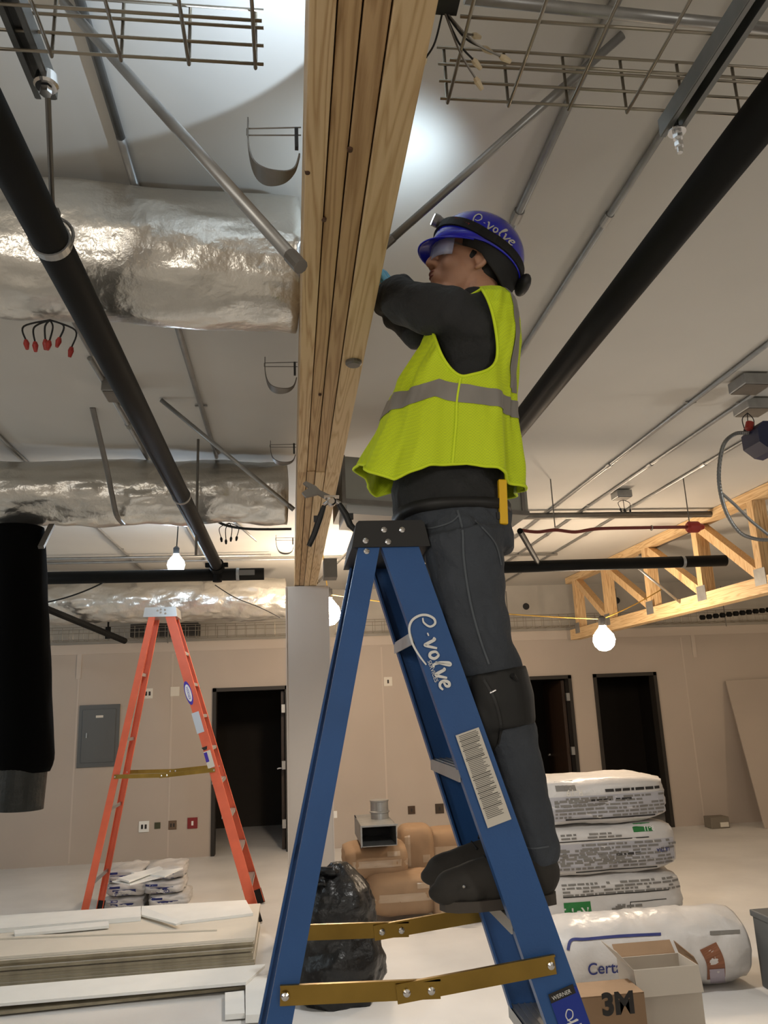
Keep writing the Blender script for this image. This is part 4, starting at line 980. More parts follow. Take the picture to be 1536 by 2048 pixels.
bm = loft(mk([(1028, 786, 1012, .178), (1046, 790, 1013, .172)]), p=2.6); obj('belt', bm, 'capblk', wk, smooth=True)
# ---- knee pads
for (dy, off, nr) in ((1.845, V((0, 0, 0)), 1), (2.035, V((-.012, 0, .02)), 0)):
    bm = bmnew(); tube(bm, [P(984, 1343, dy)+off, P(996, 1400, dy)+off, P(1006, 1455, dy)+off], [.082, .086, .078], 24)
    ball(bm, P(970, 1425, dy)+off, (.066, .068, .098), 22)
    kp = mobj('knee_pad', remesh(bm, .006, 5), 'pad', wk, smooth=True, label='black knee pad')
    if nr:
        bm = bmnew(); tube(bm, spline([P(1025, 1350, 1.76), P(1040, 1375, 1.79), P(1050, 1400, 1.82)], 4), .006, 8); obj('strap', bm, 'rubber', kp)
        kt = bvh(kp); ribbon_on(kt, [(968, 1360), (990, 1400), (1002, 1450), (998, 1490)], 5, 'shell_edge', 'capblk', kp, .004)
        ribbon_on(kt, [(980, 1386), (992, 1380)], 2.5, 'buckle', 'chrome', kp, .004, 3)
# ---- boots
def boot(an, toe, heel, yc, sole_z):
    bm = bmnew(); tx, hx = toe.x, heel.x; L = hx-tx
    outline = [(.02, .0), (.05, .024), (.14, .040), (.30, .045), (.5, .038), (.7, .035), (.86, .035), (.94, .026), (.97, 0)]
    poly = [(tx+L*f, yc-w) for f, w in outline]+[(tx+L*f, yc+w) for f, w in outline[-2:0:-1]]
    prism(bm, [(x, y, sole_z) for x, y in poly], (0, 0, .022)); s = obj('boot_sole', bm, 'sole', wk)
    bm = bmnew(); pts = [(tx+L*.13, .040, .032), (tx+L*.27, .047, .044), (tx+L*.45, .044, .056), (tx+L*.62, .042, .064), (tx+L*.80, .042, .066)]
    for x, w, h in pts: ball(bm, (x, yc, sole_z+.014+h*.62), (.055, w, h*.82), 20)
    limb(bm, [V((tx+L*.12, yc, sole_z+.047)), V((tx+L*.5, yc, sole_z+.064)), V((tx+L*.84, yc, sole_z+.066))], [.036, .048, .050], 18)
    limb(bm, [V((hx-.062, yc, sole_z+.06)), V((hx-.066, yc, sole_z+.13)), an+V((0, 0, .02))], [.046, .050, .055], 20)
    b = mobj('boot', remesh(bm, .006, 4, lambda co, n: .002*noise.noise(co*30)), 'boot', wk, smooth=True, label='scuffed grey-black work boot')
    bm = bmnew()
    for k in range(4):
        x = tx+L*(.42+.07*k); z = sole_z+.098+.014*k; tube(bm, [(x, yc-.034, z-.004), (x-.006, yc, z+.008), (x, yc+.034, z-.004)], .0028, 6)
    obj('laces', bm, 'rubber', b); return s, b
SZ = 1.404
b_near = boot(P(1066, 1700, 1.85), P(872, 1775, 1.85), P(1116, 1752, 1.85), 1.85, SZ)
b_far = boot(P(1066, 1700, 2.03)+V((-.012, 0, .02)), P(852, 1722, 2.03), P(1082, 1705, 2.03), 2.03, SZ)
p = P(928, 1773, 1.80); bm = bmnew(); ball(bm, p, .004, 10); obj('eyelet', bm, 'chrome', b_near[1])
# ---- hi-vis vest on a fine parametric skin with real arm holes
vs_px = [(578, 932, 992, .080), (592, 912, 1006, .135), (610, 892, 1018, .185), (650, 856, 1028, .205), (700, 836, 1030, .200), (780, 790, 1022, .190), (850, 765, 1019, .190), (905, 742, 1028, .192), (960, 722, 1033, .195), (1000, 716, 1034, .195)]
VS = tops(-.004, -.006)+mk(vs_px[5:]); ZTOP = VS[0][0]; HCX = .47
def ysurf(a): return 1.95-.19*max(0, -sin(a))**.8
def hemz(a):   # a = angle, 0 at the back (+X), pi at the front, near side at 3pi/2
    c_ = cos(a); near = [( -1, 928), (-.85, 944), (-.6, 957), (-.2, 932), (.1, 926), (.4, 940), (.7, 965), (1, 985)]
    for (c0_, y0_), (c1_, y1_) in zip(near, near[1:]):
        if c_ <= c1_: t = (c_-c0_)/(c1_-c0_); y = y0_+(y1_-y0_)*t; break
    s0 = slice_at(VS, P(900, y, 1.95).z); return P((900), y, ysurf(a)).z
def vpt(a, v, out=0.0):
    z = ZTOP+(hemz(a)-ZTOP)*v; s = slice_at(VS, z); c_, s_ = cos(a), sin(a); p_ = 2.5
    fold = .010*sin(a*9+z*5)*max(0, (v-.45))*1.8+.012*noise.noise(V((cos(a)*3, sin(a)*3, z*3.5)))*min(1, v*3)+.008*noise.noise(V((cos(a)*7, sin(a)*7, z*9)))*min(1, v*3)
    flare = .018*max(0, v-.8)/.2*max(0, -c_)**3
    x = (s[1]+s[2])/2+((s[2]-s[1])/2+out+fold+flare)*abs(c_)**(2/p_)*(1 if c_ > 0 else -1)
    y = 1.95+(s[3]+out+fold)*abs(s_)**(2/p_)*(1 if s_ > 0 else -1)
    return V((x, y, z))
HOLE = [(946, 562), (966, 582), (980, 610), (989, 645), (995, 690), (992, 722), (975, 740), (945, 749), (922, 752), (902, 738), (884, 712), (872, 682), (862, 655), (850, 640), (840, 600), (860, 568), (905, 556)]
HS = [(q.x, q.y) for q in spline([V((x, y, 0)) for x, y in HOLE], 6, closed=True)]
def inpoly(x, y, poly):
    c_ = False; n = len(poly)
    for i in range(n):
        x1, y1 = poly[i]; x2, y2 = poly[i-1]
        if (y1 > y) != (y2 > y) and x < (x2-x1)*(y-y1)/(y2-y1)+x1: c_ = not c_
    return c_
NA, NV = 300, 170
def in_hole(p):
    q = V((p.x, p.y if p.y < 1.95 else 3.9-p.y, p.z)); return inpoly(*proj(q), HS)
def front_gap(a, v): return False
bm = bmnew(); G = [[bm.verts.new(vpt(2*pi*i/NA, j/NV)) for i in range(NA)] for j in range(NV+1)]
for j in range(NV):
    for i in range(NA):
        q = [G[j][i], G[j][(i+1) % NA], G[j+1][(i+1) % NA], G[j+1][i]]; c_ = (q[0].co+q[2].co)/2
        if not in_hole(c_): bm.faces.new(q)
for v in [v for v in bm.verts if not v.link_faces]: bm.verts.remove(v)
bmesh.ops.recalc_face_normals(bm, faces=bm.faces)
vest = solid(obj('safety_vest', bm, 'vest', wk, smooth=True, label='hi-vis yellow-green mesh vest with silver bands'), .0025)
# bindings
bm = bmnew(); tube(bm, [vpt(2*pi*i/NA, 1.0, .001) for i in range(NA)], .004, 8, closed=True); obj('hem_binding', bm, 'piping', vest, smooth=True)
vt = bvh(vest)
def on_vest(px, py, far=False, off=.0): 
    d = ray(px, py).normalized(); h = VT2.ray_cast(V((0, 0, CAM_H)), d); return h[0]
bmf = bmnew(); GF = [[bmf.verts.new(vpt(2*pi*i/150, j/90)) for i in range(150)] for j in range(91)]
for j in range(90):
    for i in range(150): bmf.faces.new([GF[j][i], GF[j][(i+1) % 150], GF[j+1][(i+1) % 150], GF[j+1][i]])
VT2 = BVHTree.FromBMesh(bmf); bmf.free()
pts = [on_vest(x, y) for x, y in HS]; pts = [q for q in pts if q is not None and q.y < 1.95]
def smoothloop(p): n = len(p); return [(p[i-1]+p[i]*2+p[(i+1) % n])/4 for i in range(n)]
pts = smoothloop(pts)
if len(pts) > 8:
    obj('armhole_binding', tube(bmnew(), pts, .0042, 8, closed=True), 'piping', vest, smooth=True)
    obj('armhole_binding', tube(bmnew(), [V((q.x, 3.9-q.y, q.z)) for q in pts], .0042, 8, closed=True), 'piping', vest, smooth=True)
def band(fa, fv, name, n1=160, n2=6, off=.0022):   # reflective band: fa(s,t)->angle, fv(s,t)->v
    bm = bmnew(); G = [[bm.verts.new(vpt(fa(i/n1, j/n2), fv(i/n1, j/n2), off)) for j in range(n2+1)] for i in range(n1+1)]
    for i in range(n1):
        for j in range(n2):
            q = [G[i][j], G[i+1][j], G[i+1][j+1], G[i][j+1]]; c_ = (q[0].co+q[2].co)/2
            if not in_hole(c_): bm.faces.new(q)
    for v in [v for v in bm.verts if not v.link_faces]: bm.verts.remove(v)
    bmesh.ops.recalc_face_normals(bm, faces=bm.faces); return obj(name, bm, 'reflect', vest, smooth=True)
def vband(a, top):   # waist band height as a fraction
    zt_ = P(900, 0+top(cos(a)), ysurf(a)).z; return (ZTOP-zt_)/(ZTOP-hemz(a))
def wy(c_): # px height of the band's top along the front-back direction
    L_ = [(-1, 790), (-.7, 776), (-.3, 757), (0, 768), (.4, 780), (.8, 797), (1, 812)]
    for (c0_, y0_), (c1_, y1_) in zip(L_, L_[1:]):
        if c_ <= c1_: t = (c_-c0_)/(c1_-c0_); return y0_+(y1_-y0_)*t
    return 812
band(lambda s, t: 2*pi*s, lambda s, t: vband(2*pi*s, lambda c_: wy(c_)+36*t), 'reflective_band', 300)
# vertical bands over each shoulder at the back, and at the front
for sg in (-1, 1):
    def fa(s, t, sg=sg): return sg*radians(58-20*min(1, s*1.1)+(t-.5)*(22-6*min(1, s*1.1)))
    band(fa, lambda s, t: .005+.56*s, 'reflective_band', 90, 6)
    def fb(s, t, sg=sg): return pi+sg*radians(48-18*min(1, s*1.5)+(t-.5)*17)
    band(fb, lambda s, t: .005+.22*s, 'reflective_band', 90, 6)
ribbon_on(VT2, [(921, 756), (914, 800), (912, 850), (905, 926)], 4, 'side_seam', 'piping', vest, .004)
# ---- small carried things
a = P(1004, 960, 1.80); b = P(1007, 1049, 1.80)
t = thing('yellow_tool', 'yellow tool handle sticking down from the worker back pocket', 'tool', b); bm = bmnew(); bar(bm, a, b, .021, .016, up=(0, -1, 0), bev=.003); obj('handle', bm, 'yellow', t); bm = bmnew(); bar(bm, b+V((-.013, 0, .012)), b+V((-.013, 0, .03)), .008, .014, up=(0, -1, 0)); obj('clip', bm, 'capblk', t)
# cutter resting against the ladder cap and beam
CY = 2.0
t = thing('cable_cutter', 'cutter with two black handles hanging open beside the ladder top cap', 'cutter', P(660, 1010, CY))
for pts, rr in (([(648, 1012), (640, 1035), (628, 1070), (618, 1092)], [.006, .0085, .008, .007]), ([(678, 1008), (692, 1030), (700, 1050), (712, 1062)], [.0075, .0095, .009, .007])):
    bm = bmnew(); tube(bm, [P(x, y, CY) for x, y in pts], rr, 12); x, y = pts[1]; box(bm, P(x+(-8 if pts[0][0] < 660 else 10), y+3, CY), (.012, .012, .016)); obj('handle', bm, 'capblk', t)
bm = bmnew(); tube(bm, [P(648, 1010, CY), P(664, 998, CY), P(680, 1008, CY)], .006, 10); lathe(bm, P(663, 1004, CY), [(.008, -.012), (.012, -.008), (.012, .008), (.008, .012)], 16, 'Y'); box(bm, P(663, 994, CY), (.04, .014, .006)); obj('pivot', bm, 'chrome', t)
bm = bmnew(); prism(bm, [P(x, y, CY) for x, y in ((654, 998), (636, 988), (612, 994), (604, 985), (618, 975), (606, 966), (612, 962), (632, 972), (640, 980), (660, 990))], (0, .014, 0)); obj('jaw', bm, 'steeld', t)
# ============================================================ FLOOR MATERIAL PILES
# wallboard stack
sx1 = -.29; n = 9; g_ = 'wallboard sheets in the stack'
for k in range(n):
    j = random.uniform(-.012, .012); jy = random.uniform(-.015, .015); z = .022*k+(.012 if k > 4 else 0)
    bm = bx(-3.0, sx1+j, 6.42+jy, 7.46+jy, z, z+.0205); t = obj('wallboard_sheet', bm, ['gyp', 'gypedge'])
    for p_ in t.data.polygons: p_.material_index = 0 if abs(p_.normal.z) > .5 else (1 if k < 8 else 0)
    tag(t, ('top sheet of the wallboard stack at lower left' if k == n-1 else 'bottom sheet of the wallboard stack at lower left' if k == 0 else ['', 'second', 'third', 'fourth', 'fifth', 'sixth', 'seventh', 'eighth'][k]+' sheet from the floor in the wallboard stack at lower left'), 'wallboard')
zs = .022*8+.012+.0205
def slab(pxs, z, th, m, name, label, cat, group=None, tilt=None):
    pts = [atZ(x, y, z) for x, y in pxs]
    if tilt: pts = [p_+V((0, 0, d_)) for p_, d_ in zip(pts, tilt)]
    bm = bmnew(); prism(bm, pts, (0, 0, -th)); o = obj(name, bm, m); return tag(o, label, cat, group)
slab([(-60, 1835), (282, 1812), (282, 1833), (-60, 1862)], zs+.035, .034, 'whiteboard', 'white_plank', 'long white plank lying on the wallboard stack at the left', 'plank')
slab([(28, 1860), (217, 1842), (218, 1851), (30, 1868)], zs+.03, .02, 'whiteboard', 'white_strip', 'short white strip under the long plank on the stack', 'strip')
slab([(283, 1812), (492, 1800), (506, 1826), (364, 1843)], zs+.022, .021, 'whiteboard', 'white_tile', 'white cracked sheet lying on the right end of the stack', 'board')
slab([(283, 1812), (364, 1843), (352, 1845), (283, 1824)], zs+.05, .014, 'whiteboard', 'broken_board_piece', 'narrow broken piece tilted on the white sheet on the stack', 'board', tilt=(.0, 0, -.01, -.02))
slab([(-40, 1874), (434, 1856), (434, 1859), (-40, 1878)], zs+.012, .011, 'gyp', 'thin_batten', 'thin pale batten lying along the top wallboard sheet', 'batten')
slab([(-60, 1978), (530, 1928), (530, 1930), (492, 1964), (-60, 2012)], .075, .018, 'whiteboard', 'white_board', 'wide white board lying in front of the wallboard stack', 'board')
slab([(-60, 2014), (480, 1966), (492, 1972), (-60, 2030)], .03, .018, 'gypedge', 'thin_batten', 'pale batten on the floor under the wide white board', 'batten')
slab([(450, 1985), (488, 1981), (490, 2026), (450, 2029)], .04, .03, 'whiteboard', 'white_block', 'smaller white block at the end of the white board', 'block')
slab([(491, 1955), (534, 1950), (532, 2028), (491, 2030)], .055, .045, 'whiteboard', 'white_block', 'larger white block at the foot of the blue ladder rear rail', 'block')
# cement bags pile
cb0 = atZ(292, 1815, 0)
def sack(c, sx, sy, sz, m, name, label, cat, group=None, seed=0, cuts=10, amp=.012, rz=0, parent=None):
    bm = bmnew(); box(bm, (0, 0, 0), (sx, sy, sz)); bmesh.ops.subdivide_edges(bm, edges=bm.edges[:], cuts=cuts, use_grid_fill=True)
    for v in bm.verts:
        x, y, z = v.co.x/(sx/2), v.co.y/(sy/2), v.co.z/(sz/2)
        r2 = (abs(y)**5+abs(z)**5)**.2; k2 = 1/max(1, r2) if r2 > 0 else 1
        y2, z2 = y*k2 if r2 > 1 else y, z*k2 if r2 > 1 else z
        f = 1-.18*abs(x)**6; nz = noise.noise(V((x*2+seed, y*2, z*2)))*amp+noise.noise(V((x*6+seed, y*5, z*5)))*amp*.5
        v.co = V((x*sx/2*(1-.03*(y*y+z*z)), y2*sy/2*f, z2*sz/2*f))+V((x, y, z)).normalized()*nz
    bmesh.ops.transform(bm, matrix=Matrix.Translation(c) @ Matrix.Rotation(rz, 4, 'Z'), verts=bm.verts)
    o = obj(name, bm, m, parent, smooth=True)
    if not parent: tag(o, label, cat, group)
    return o
def bagthing(c, sx, sy, sz, name, label, cat, prints, m='bag', seed=0, amp=.012, group=None, rz=0):
    t = thing(name, label, cat, (c[0], c[1], c[2]-sz/2), group); b_ = sack(c, sx, sy, sz, m, 'wrapping', None, None, seed=seed, amp=amp, parent=t, rz=rz, cuts=14)
    tr = bvh(b_); x0, y0, z0 = c[0]-sx/2, c[1]-sy/2, c[2]-sz/2
    for pr in prints:
        kind, fx, fz = pr[0], pr[1], pr[2]
        if kind == 'text':
            _, _, _, s, size, mm, flip = pr; xd = V((-1, 0, 0)) if flip else V((1, 0, 0)); yd = V((0, 0, -1)) if flip else V((0, 0, 1))
            o = text('printed_text', s, size, mm, V((x0+sx*fx, y0-.1, z0+sz*fz)), xd, yd, b_, thick=0, bold=.0006)
        elif kind == 'rect':
            _, _, _, w, h_, mm = pr; bm = bmnew(); nx = max(2, int(w/.03)); nz = max(1, int(h_/.03)); GG = [[bm.verts.new((x0+sx*fx+w*i/nx, y0-.1, z0+sz*fz+h_*j/nz)) for i in range(nx+1)] for j in range(nz+1)]
            for j in range(nz):
                for i in range(nx): bm.faces.new((GG[j][i], GG[j][i+1], GG[j+1][i+1], GG[j+1][i]))
            o = obj('printed_block', bm, mm, b_)
        else:
            _, _, _, w, h_, mm, rows, sd = pr; rnd = random.Random(sd); bm = bmnew()
            for r_ in range(rows):
                x = 0; zz = z0+sz*fz-h_*r_/rows
                while x < w:
                    l = rnd.uniform(.02, .09); 
                    if rnd.random() < .8:
                        hh = h_/rows*.55; xx = x0+sx*fx+x; nn = max(1, int(l/.03))
                        for q in range(nn): bm.faces.new([bm.verts.new(p_) for p_ in ((xx+l*q/nn, y0-.1, zz), (xx+l*(q+1)/nn, y0-.1, zz), (xx+l*(q+1)/nn, y0-.1, zz+hh), (xx+l*q/nn, y0-.1, zz+hh))])
                    x += l+.012
            o = obj('printed_lines', bm, mm, b_)
        drape(o, tr, (0, 1, 0), .0025 if (kind == 'rect' and pr[3] > 1) else {'rect': .004, 'text': .0065}.get(kind, .0055), .2)
    return t
for r_ in range(3):
    for c_ in range(2):
        z = .07+.125*r_; x = cb0.x-.20+.40*c_+random.uniform(-.03, .03)
        bagthing((x, cb0.y+.12+random.uniform(-.02, .02), z), .38, .5, .125, 'cement_bag', ['bottom', 'middle', 'top'][r_]+' '+['left', 'right'][c_]+' bag of the small white stack behind the boards', 'bag', [('rect', .18, .12, .22, .055, 'blueink'), ('text', .2, .2, 'ALL PURPOSE', .028, 'white', False), ('rect', .05, .65, .12, .02, 'blueink')], seed=r_*3+c_, amp=.018, group='bags of joint compound', rz=0)
zt_ = .07+.125*3-.05
slab([(236, 1756), (318, 1732), (326, 1736), (258, 1762)], zt_+.05, .015, 'whiteboard', 'tile_scrap', 'white tile scrap on top of the small bag stack, left', 'scrap')
slab([(262, 1745), (345, 1738), (366, 1735), (330, 1752)], zt_+.035, .012, 'whiteboard', 'tile_scrap', 'grey-white tile scrap jutting right from the small bag stack', 'scrap')
slab([(224, 1762), (300, 1750), (326, 1752), (260, 1768)], zt_+.022, .012, 'whiteboard', 'tile_scrap', 'lowest tile scrap on the small bag stack', 'scrap')
# insulation bags
bw = 1.30; xl = 1.86; Yb_ = 6.55
lines = lambda fx, fz, w, h_, rows, sd, m='greyink': ('lines', fx, fz, w, h_, m, rows, sd)
bagthing((xl+bw/2, Yb_+.3, 1.005), bw-.05, .6, .38, 'insulation_bag', 'top white insulation bag of the stack behind the worker legs', 'insulation bag',
  [('rect', .16, .12, 1.02, .19, M['panelprint']), ('rect', .22, .74, .17, .075, 'greyink'), ('text', .40, .76, 'R-19', .075, 'paper', True), lines(.52, .68, .5, .04, 1, 1, 'ink'), lines(.2, .55, 1.0, .17, 6, 2), lines(.2, .5, .5, .1, 3, 21), lines(.45, .50, .35, .03, 1, 3, 'ink'), ('rect', .27, .13, .78, .012, 'ink')], seed=11, amp=.02)
bagthing((xl+bw/2+.02, Yb_+.3, .625), bw, .6, .38, 'insulation_bag', 'middle white insulation bag with green block near its top right', 'insulation bag',
  [('rect', .16, .13, 1.05, .20, M['panelprint']), ('rect', .70, .82, .17, .06, 'greenink'), ('text', .845, .92, 'R-11', .05, 'white', True), ('rect', .18, .70, .80, .008, 'ink'), lines(.22, .82, .5, .05, 2, 4), lines(.16, .60, 1.08, .2, 7, 5), lines(.2, .5, .6, .12, 4, 22), lines(.5, .38, .3, .035, 1, 6, 'ink'), ('text', .93, .47, 'ULTRA', .04, 'blueink', True), ('rect', .3, .08, .7, .010, 'ink')], seed=23, amp=.02)
bagthing((xl+bw/2+.02, Yb_+.3, .245), bw, .6, .38, 'insulation_bag', 'lower white insulation bag with a green R-11 mark', 'insulation bag',
  [('rect', .20, .16, .22, .14, 'greenink'), ('text', .36, .42, 'R-11', .12, 'bag', True), ('rect', .2, .62, .9, .008, 'ink'), lines(.2, .84, 1.0, .1, 4, 7), lines(.45, .36, .3, .1, 3, 23), ('text', .97, .30, 'Unfaced', .075, 'greyink', True), lines(.5, .4, .1, .1, 4, 8), ('rect', .62, .45, .32, .006, 'ink'), ('rect', .62, .1, .006, .14, 'ink')], seed=37, amp=.02)
for (x, z, lb) in ((3.11, 1.10, ''), (3.16, .75, '')): pass
# big insulation roll lying in front
rx0, rx1, ry, rr_ = 1.60, 2.93, 5.42, .245
t = thing('insulation_roll', 'big white wrapped insulation roll lying in front of the bag stack', 'insulation roll', ((rx0+rx1)/2, ry, 0))
bm = bmnew(); seg = 56; rings = []; N_ = 60
for i in range(N_+1):
    f_ = i/N_; e = min(1, min(f_, 1-f_)*9)**.45; row = []
    for k in range(seg):
        a = 2*pi*k/seg; nz = .012*noise.noise(V((f_*9, cos(a)*2, sin(a)*2)))+.006*noise.noise(V((f_*30, cos(a)*4, sin(a)*6))); R_ = (rr_-.045+.045*e+nz)*(1 if f_ not in (0, 1) else .8)
        row.append(bm.verts.new((rx0+(rx1-rx0)*f_, ry+R_*1.05*cos(a), max(.005, rr_*.93+R_*.93*sin(a)))))
    rings.append(row)
for A_, B2 in zip(rings, rings[1:]):
    for k in range(seg): bm.faces.new((A_[k], A_[(k+1) % seg], B2[(k+1) % seg], B2[k]))
bm.faces.new(rings[0][::-1]); bm.faces.new(rings[-1]); bmesh.ops.recalc_face_normals(bm, faces=bm.faces)
rl = obj('wrapping', bm, 'bag', t, smooth=True); rt = bvh(rl)
def decal_text(s, size, m, px, py, tree, host, Y=5.1, flip=False):
    p_ = atY(px, py, Y); o = text('printed_text', s, size, m, V((p_.x, 4.9, p_.z)), V((-1, 0, 0)) if flip else V((1, 0, 0)), V((0, 0, -1)) if flip else V((0, 0, 1)), host, thick=0, bold=.001)
    drape(o, tree, (0, 1, 0), .006, .3); return o
decal_text('CertainTeed', .095, 'blueink', 1183, 1957, rt, rl)
ribbon_on(rt, [(1136, 1900), (1143, 1880), (1172, 1878), (1240, 1872), (1322, 1868)], 6, 'printed_line', 'blueink', rl, .006)
ribbon_on(rt, [(1420, 1866), (1480, 1863)], 8, 'printed_line', 'greyink', rl, .006)
ribbon_on(rt, [(1416, 1892), (1432, 1930), (1430, 1990), (1428, 2020)], 36, 'orange_label', mat('brown_label', (132, 84, 58), .6), rl, .005)
ribbon_on(rt, [(1434, 1938), (1436, 1966)], 30, 'label_panel', mat('label_panel', (170, 160, 170), .6), rl, .008)
# open carton, 3M carton, dark box
def carton(x0, x1, y0, y1, z0, z1, m, name, label, cat='box', openlid=True, group=None, flapn=True, inner='kraft'):
    t = thing(name, label, cat, ((x0+x1)/2, (y0+y1)/2, z0), group); w = .006; bm = bmnew()
    bx(x0, x1, y0, y0+w, z0, z1, bm); bx(x0, x1, y1-w, y1, z0, z1, bm); bx(x0, x0+w, y0+w, y1-w, z0, z1, bm); bx(x1-w, x1, y0+w, y1-w, z0, z1, bm); bx(x0+w, x1-w, y0+w, y1-w, z0, z0+w, bm); b_ = obj('carton_body', bm, m, t)
    return t, b_
bxa = atY(1268, 1950, 4.35); bxb = atY(1392, 1950, 4.35)
CD = 4.57
t, cb_ = carton(bxa.x, bxb.x+.02, 4.35, CD, 0, bxa.z+.02, mat('white_carton', (190, 180, 166), .7), 'white_carton', 'open white carton with flaps raised at the lower right')
zz = bxa.z+.02
for pts in (((bxa.x, 4.35, zz), (bxa.x, CD, zz), (bxa.x-.08, CD, zz+.09), (bxa.x-.08, 4.35, zz+.09)), ((bxb.x+.02, 4.35, zz), (bxb.x+.02, CD, zz), (bxb.x+.0, CD, zz+.06), (bxb.x+.0, 4.35, zz+.04)), ((bxa.x, CD, zz), (bxb.x, CD, zz), (bxb.x, CD+.05, zz+.05), (bxa.x, CD+.05, zz+.05)), ((bxa.x, 4.35, zz), (bxb.x+.02, 4.35, zz), (bxb.x+.02, 4.325, zz-.12), (bxa.x, 4.325, zz-.12))):
    bm = bmnew(); prism(bm, pts, (.001, .002, .004)); obj('flap', bm, ('kraft' if pts[0][1] > 4.5 or pts[0][0] > bxb.x else cb_.data.materials[0]), t)
k1 = atY(1150, 1985, 4.25); k2 = atY(1286, 1968, 4.25)
t, cb_ = carton(k1.x-.12, k2.x-.012, 4.22, 4.42, 0, k1.z-.02, 'kraft', 'kraft_carton', 'brown cardboard box printed 3M beside the white carton', openlid=False)
bm = bx(k1.x-.12, k2.x-.012, 4.22, 4.42, k1.z-.019, k1.z-.014); obj('flap', bm, 'kraft', t)
p = atY(1205, 2030, 4.219); text('printed_text', '3M', .135, 'ink', V((p.x, 4.2185, p.z)), (1, 0, 0), (0, 0, 1), cb_, thick=.0006, bold=.006)
a = atY(1500, 1822, 5.25); t = thing('dark_grey_bin', 'dark grey bin cut off by the right edge of the view', 'bin', (a.x+.2, 5.1, 0)); obj('bin_body', bx(a.x+.01, a.x+.45, 4.95, 5.25, 0, a.z-.02, bev=.01), 'panel', t); obj('rim', bx(a.x, a.x+.46, 4.94, 5.26, a.z-.03, a.z+.01, bev=.008), 'panel', t)
# trash bag
t = thing('trash_bag', 'black plastic trash bag tied at the top, behind the blue ladder', 'trash bag', (.30, 5.6, 0))
bm = bmnew(); seg = 60; n = 46; rings = []
prof = [(0, .30), (.15, .36), (.3, .36), (.45, .31), (.6, .27), (.72, .27), (.82, .25), (.9, .19), (.96, .12), (1.02, .05)]
H_ = .93
for i in range(n+1):
    h_ = i/n*1.02; 
    for (a_, ra), (b2, rb) in zip(prof, prof[1:]):
        if h_ <= b2+1e-6: R_ = ra+(rb-ra)*(h_-a_)/(b2-a_); break
    row = []
    for k in range(seg):
        a = 2*pi*k/seg; q = V((cos(a)*1.3, sin(a)*1.3, h_*3)); nz = .05*noise.noise(q*1.3)+.022*abs(noise.noise(q*3.5))+.012*noise.noise(q*8)
        R2 = R_+nz*(1 if h_ < .85 else .8); row.append(bm.verts.new((.30+R2*cos(a)*.86, 5.72+R2*sin(a)*.8, h_*H_*.86)))
    rings.append(row)
for A_, B2 in zip(rings, rings[1:]):
    for k in range(seg): bm.faces.new((A_[k], A_[(k+1) % seg], B2[(k+1) % seg], B2[k]))
bm.faces.new(rings[0][::-1]); bm.faces.new(rings[-1]); bmesh.ops.recalc_face_normals(bm, faces=bm.faces); obj('bag_body', bm, 'trash', t, smooth=True)
bm = bmnew(); 
for (px, py, w) in ((655, 1752, .062), (612, 1772, .055), (690, 1790, .055), (640, 1775, .05)):
    p_ = atY(px, py, 5.6); tube(bm, [V((.28, 5.7, .72)), (p_+V((.28, 5.7, .72)))/2+V((0, 0, .03)), p_+V((0, 0, .02)), p_+V((0, 0, .055))], [(.04, .03), (w, .03), (w*1.1, .02), (w*.8, .012)], 14)
obj('tied_ears', bm, 'trash', t, smooth=True)
# brown taped bundles and boxes
def bundle(px0, py0, px1, py1, Y, dy, name, label, seed, rz=0, taped=True, amp=.012, cat='parcel'):
    a = atY(px0, py1, Y); b = atY(px1, py0, Y); sx = b.x-a.x; sz = b.z-a.z; c = V(((a.x+b.x)/2, Y+dy/2, (a.z+b.z)/2))
    t = thing(name, label, cat, (c.x, c.y, a.z)); o = sack(c, sx, dy, sz, 'kraft', 'paper_wrap', None, None, seed=seed, cuts=10, amp=amp, parent=t, rz=rz)
    if taped:
        tr = bvh(o)
        for (fx, fz, w, h_) in ([(.02, .40, .96, .20), (.66, .70, .2, .14)] if seed % 4 == 3 else [(.10, .06, .16, .88), (.62, .25, .22, .16)]):
            bm = bmnew(); nx, nz = 8, 6; GG = [[bm.verts.new((a.x+sx*(fx+w*i/nx), Y-.1, a.z+sz*min(.94, max(.06, fz+h_*j/nz)))) for i in range(nx+1)] for j in range(nz+1)]
            for j in range(nz):
                for i in range(nx): bm.faces.new((GG[j][i], GG[j][i+1], GG[j+1][i+1], GG[j+1][i]))
            s_ = obj('tape_strip', bm, 'tape', o); drape(s_, tr, (0, 1, 0), .003, .2)
    return t
FY = 7.3
bundle(742, 1750, 882, 1842, 7.25, .5, 'taped_parcel', 'rounded brown taped parcel on the floor, front of the pile', 3)
bundle(693, 1762, 755, 1822, 7.75, .4, 'taped_parcel', 'small brown parcel at the bottom left of the pile beside the trash bag', 5)
bundle(690, 1690, 818, 1768, 7.5, .6, 'taped_parcel', 'brown taped parcel under the metal duct piece', 7)
bundle(806, 1652, 868, 1752, 7.95, .4, 'taped_parcel', 'upright brown parcel right of the metal duct piece', 9, amp=.006)
bundle(858, 1655, 968, 1745, 8.05, .4, 'taped_parcel', 'brown box at the back of the pile, behind the boots', 11, amp=.004, cat='box')
ps = bundle(872, 1775, 990, 1845, 7.15, .4, 'taped_parcel', 'brown box with a white shipping label below the boots', 13, amp=.003, cat='box')
p0 = atY(905, 1832, 7.13); bm = bx(p0.x, p0.x+.10, 7.115, 7.122, p0.z, p0.z+.17); sl = obj('shipping_label', bm, 'paper', ps); bm = bx(p0.x+.03, p0.x+.05, 7.112, 7.115, p0.z+.02, p0.z+.14); obj('label_print', bm, 'greyink', sl)
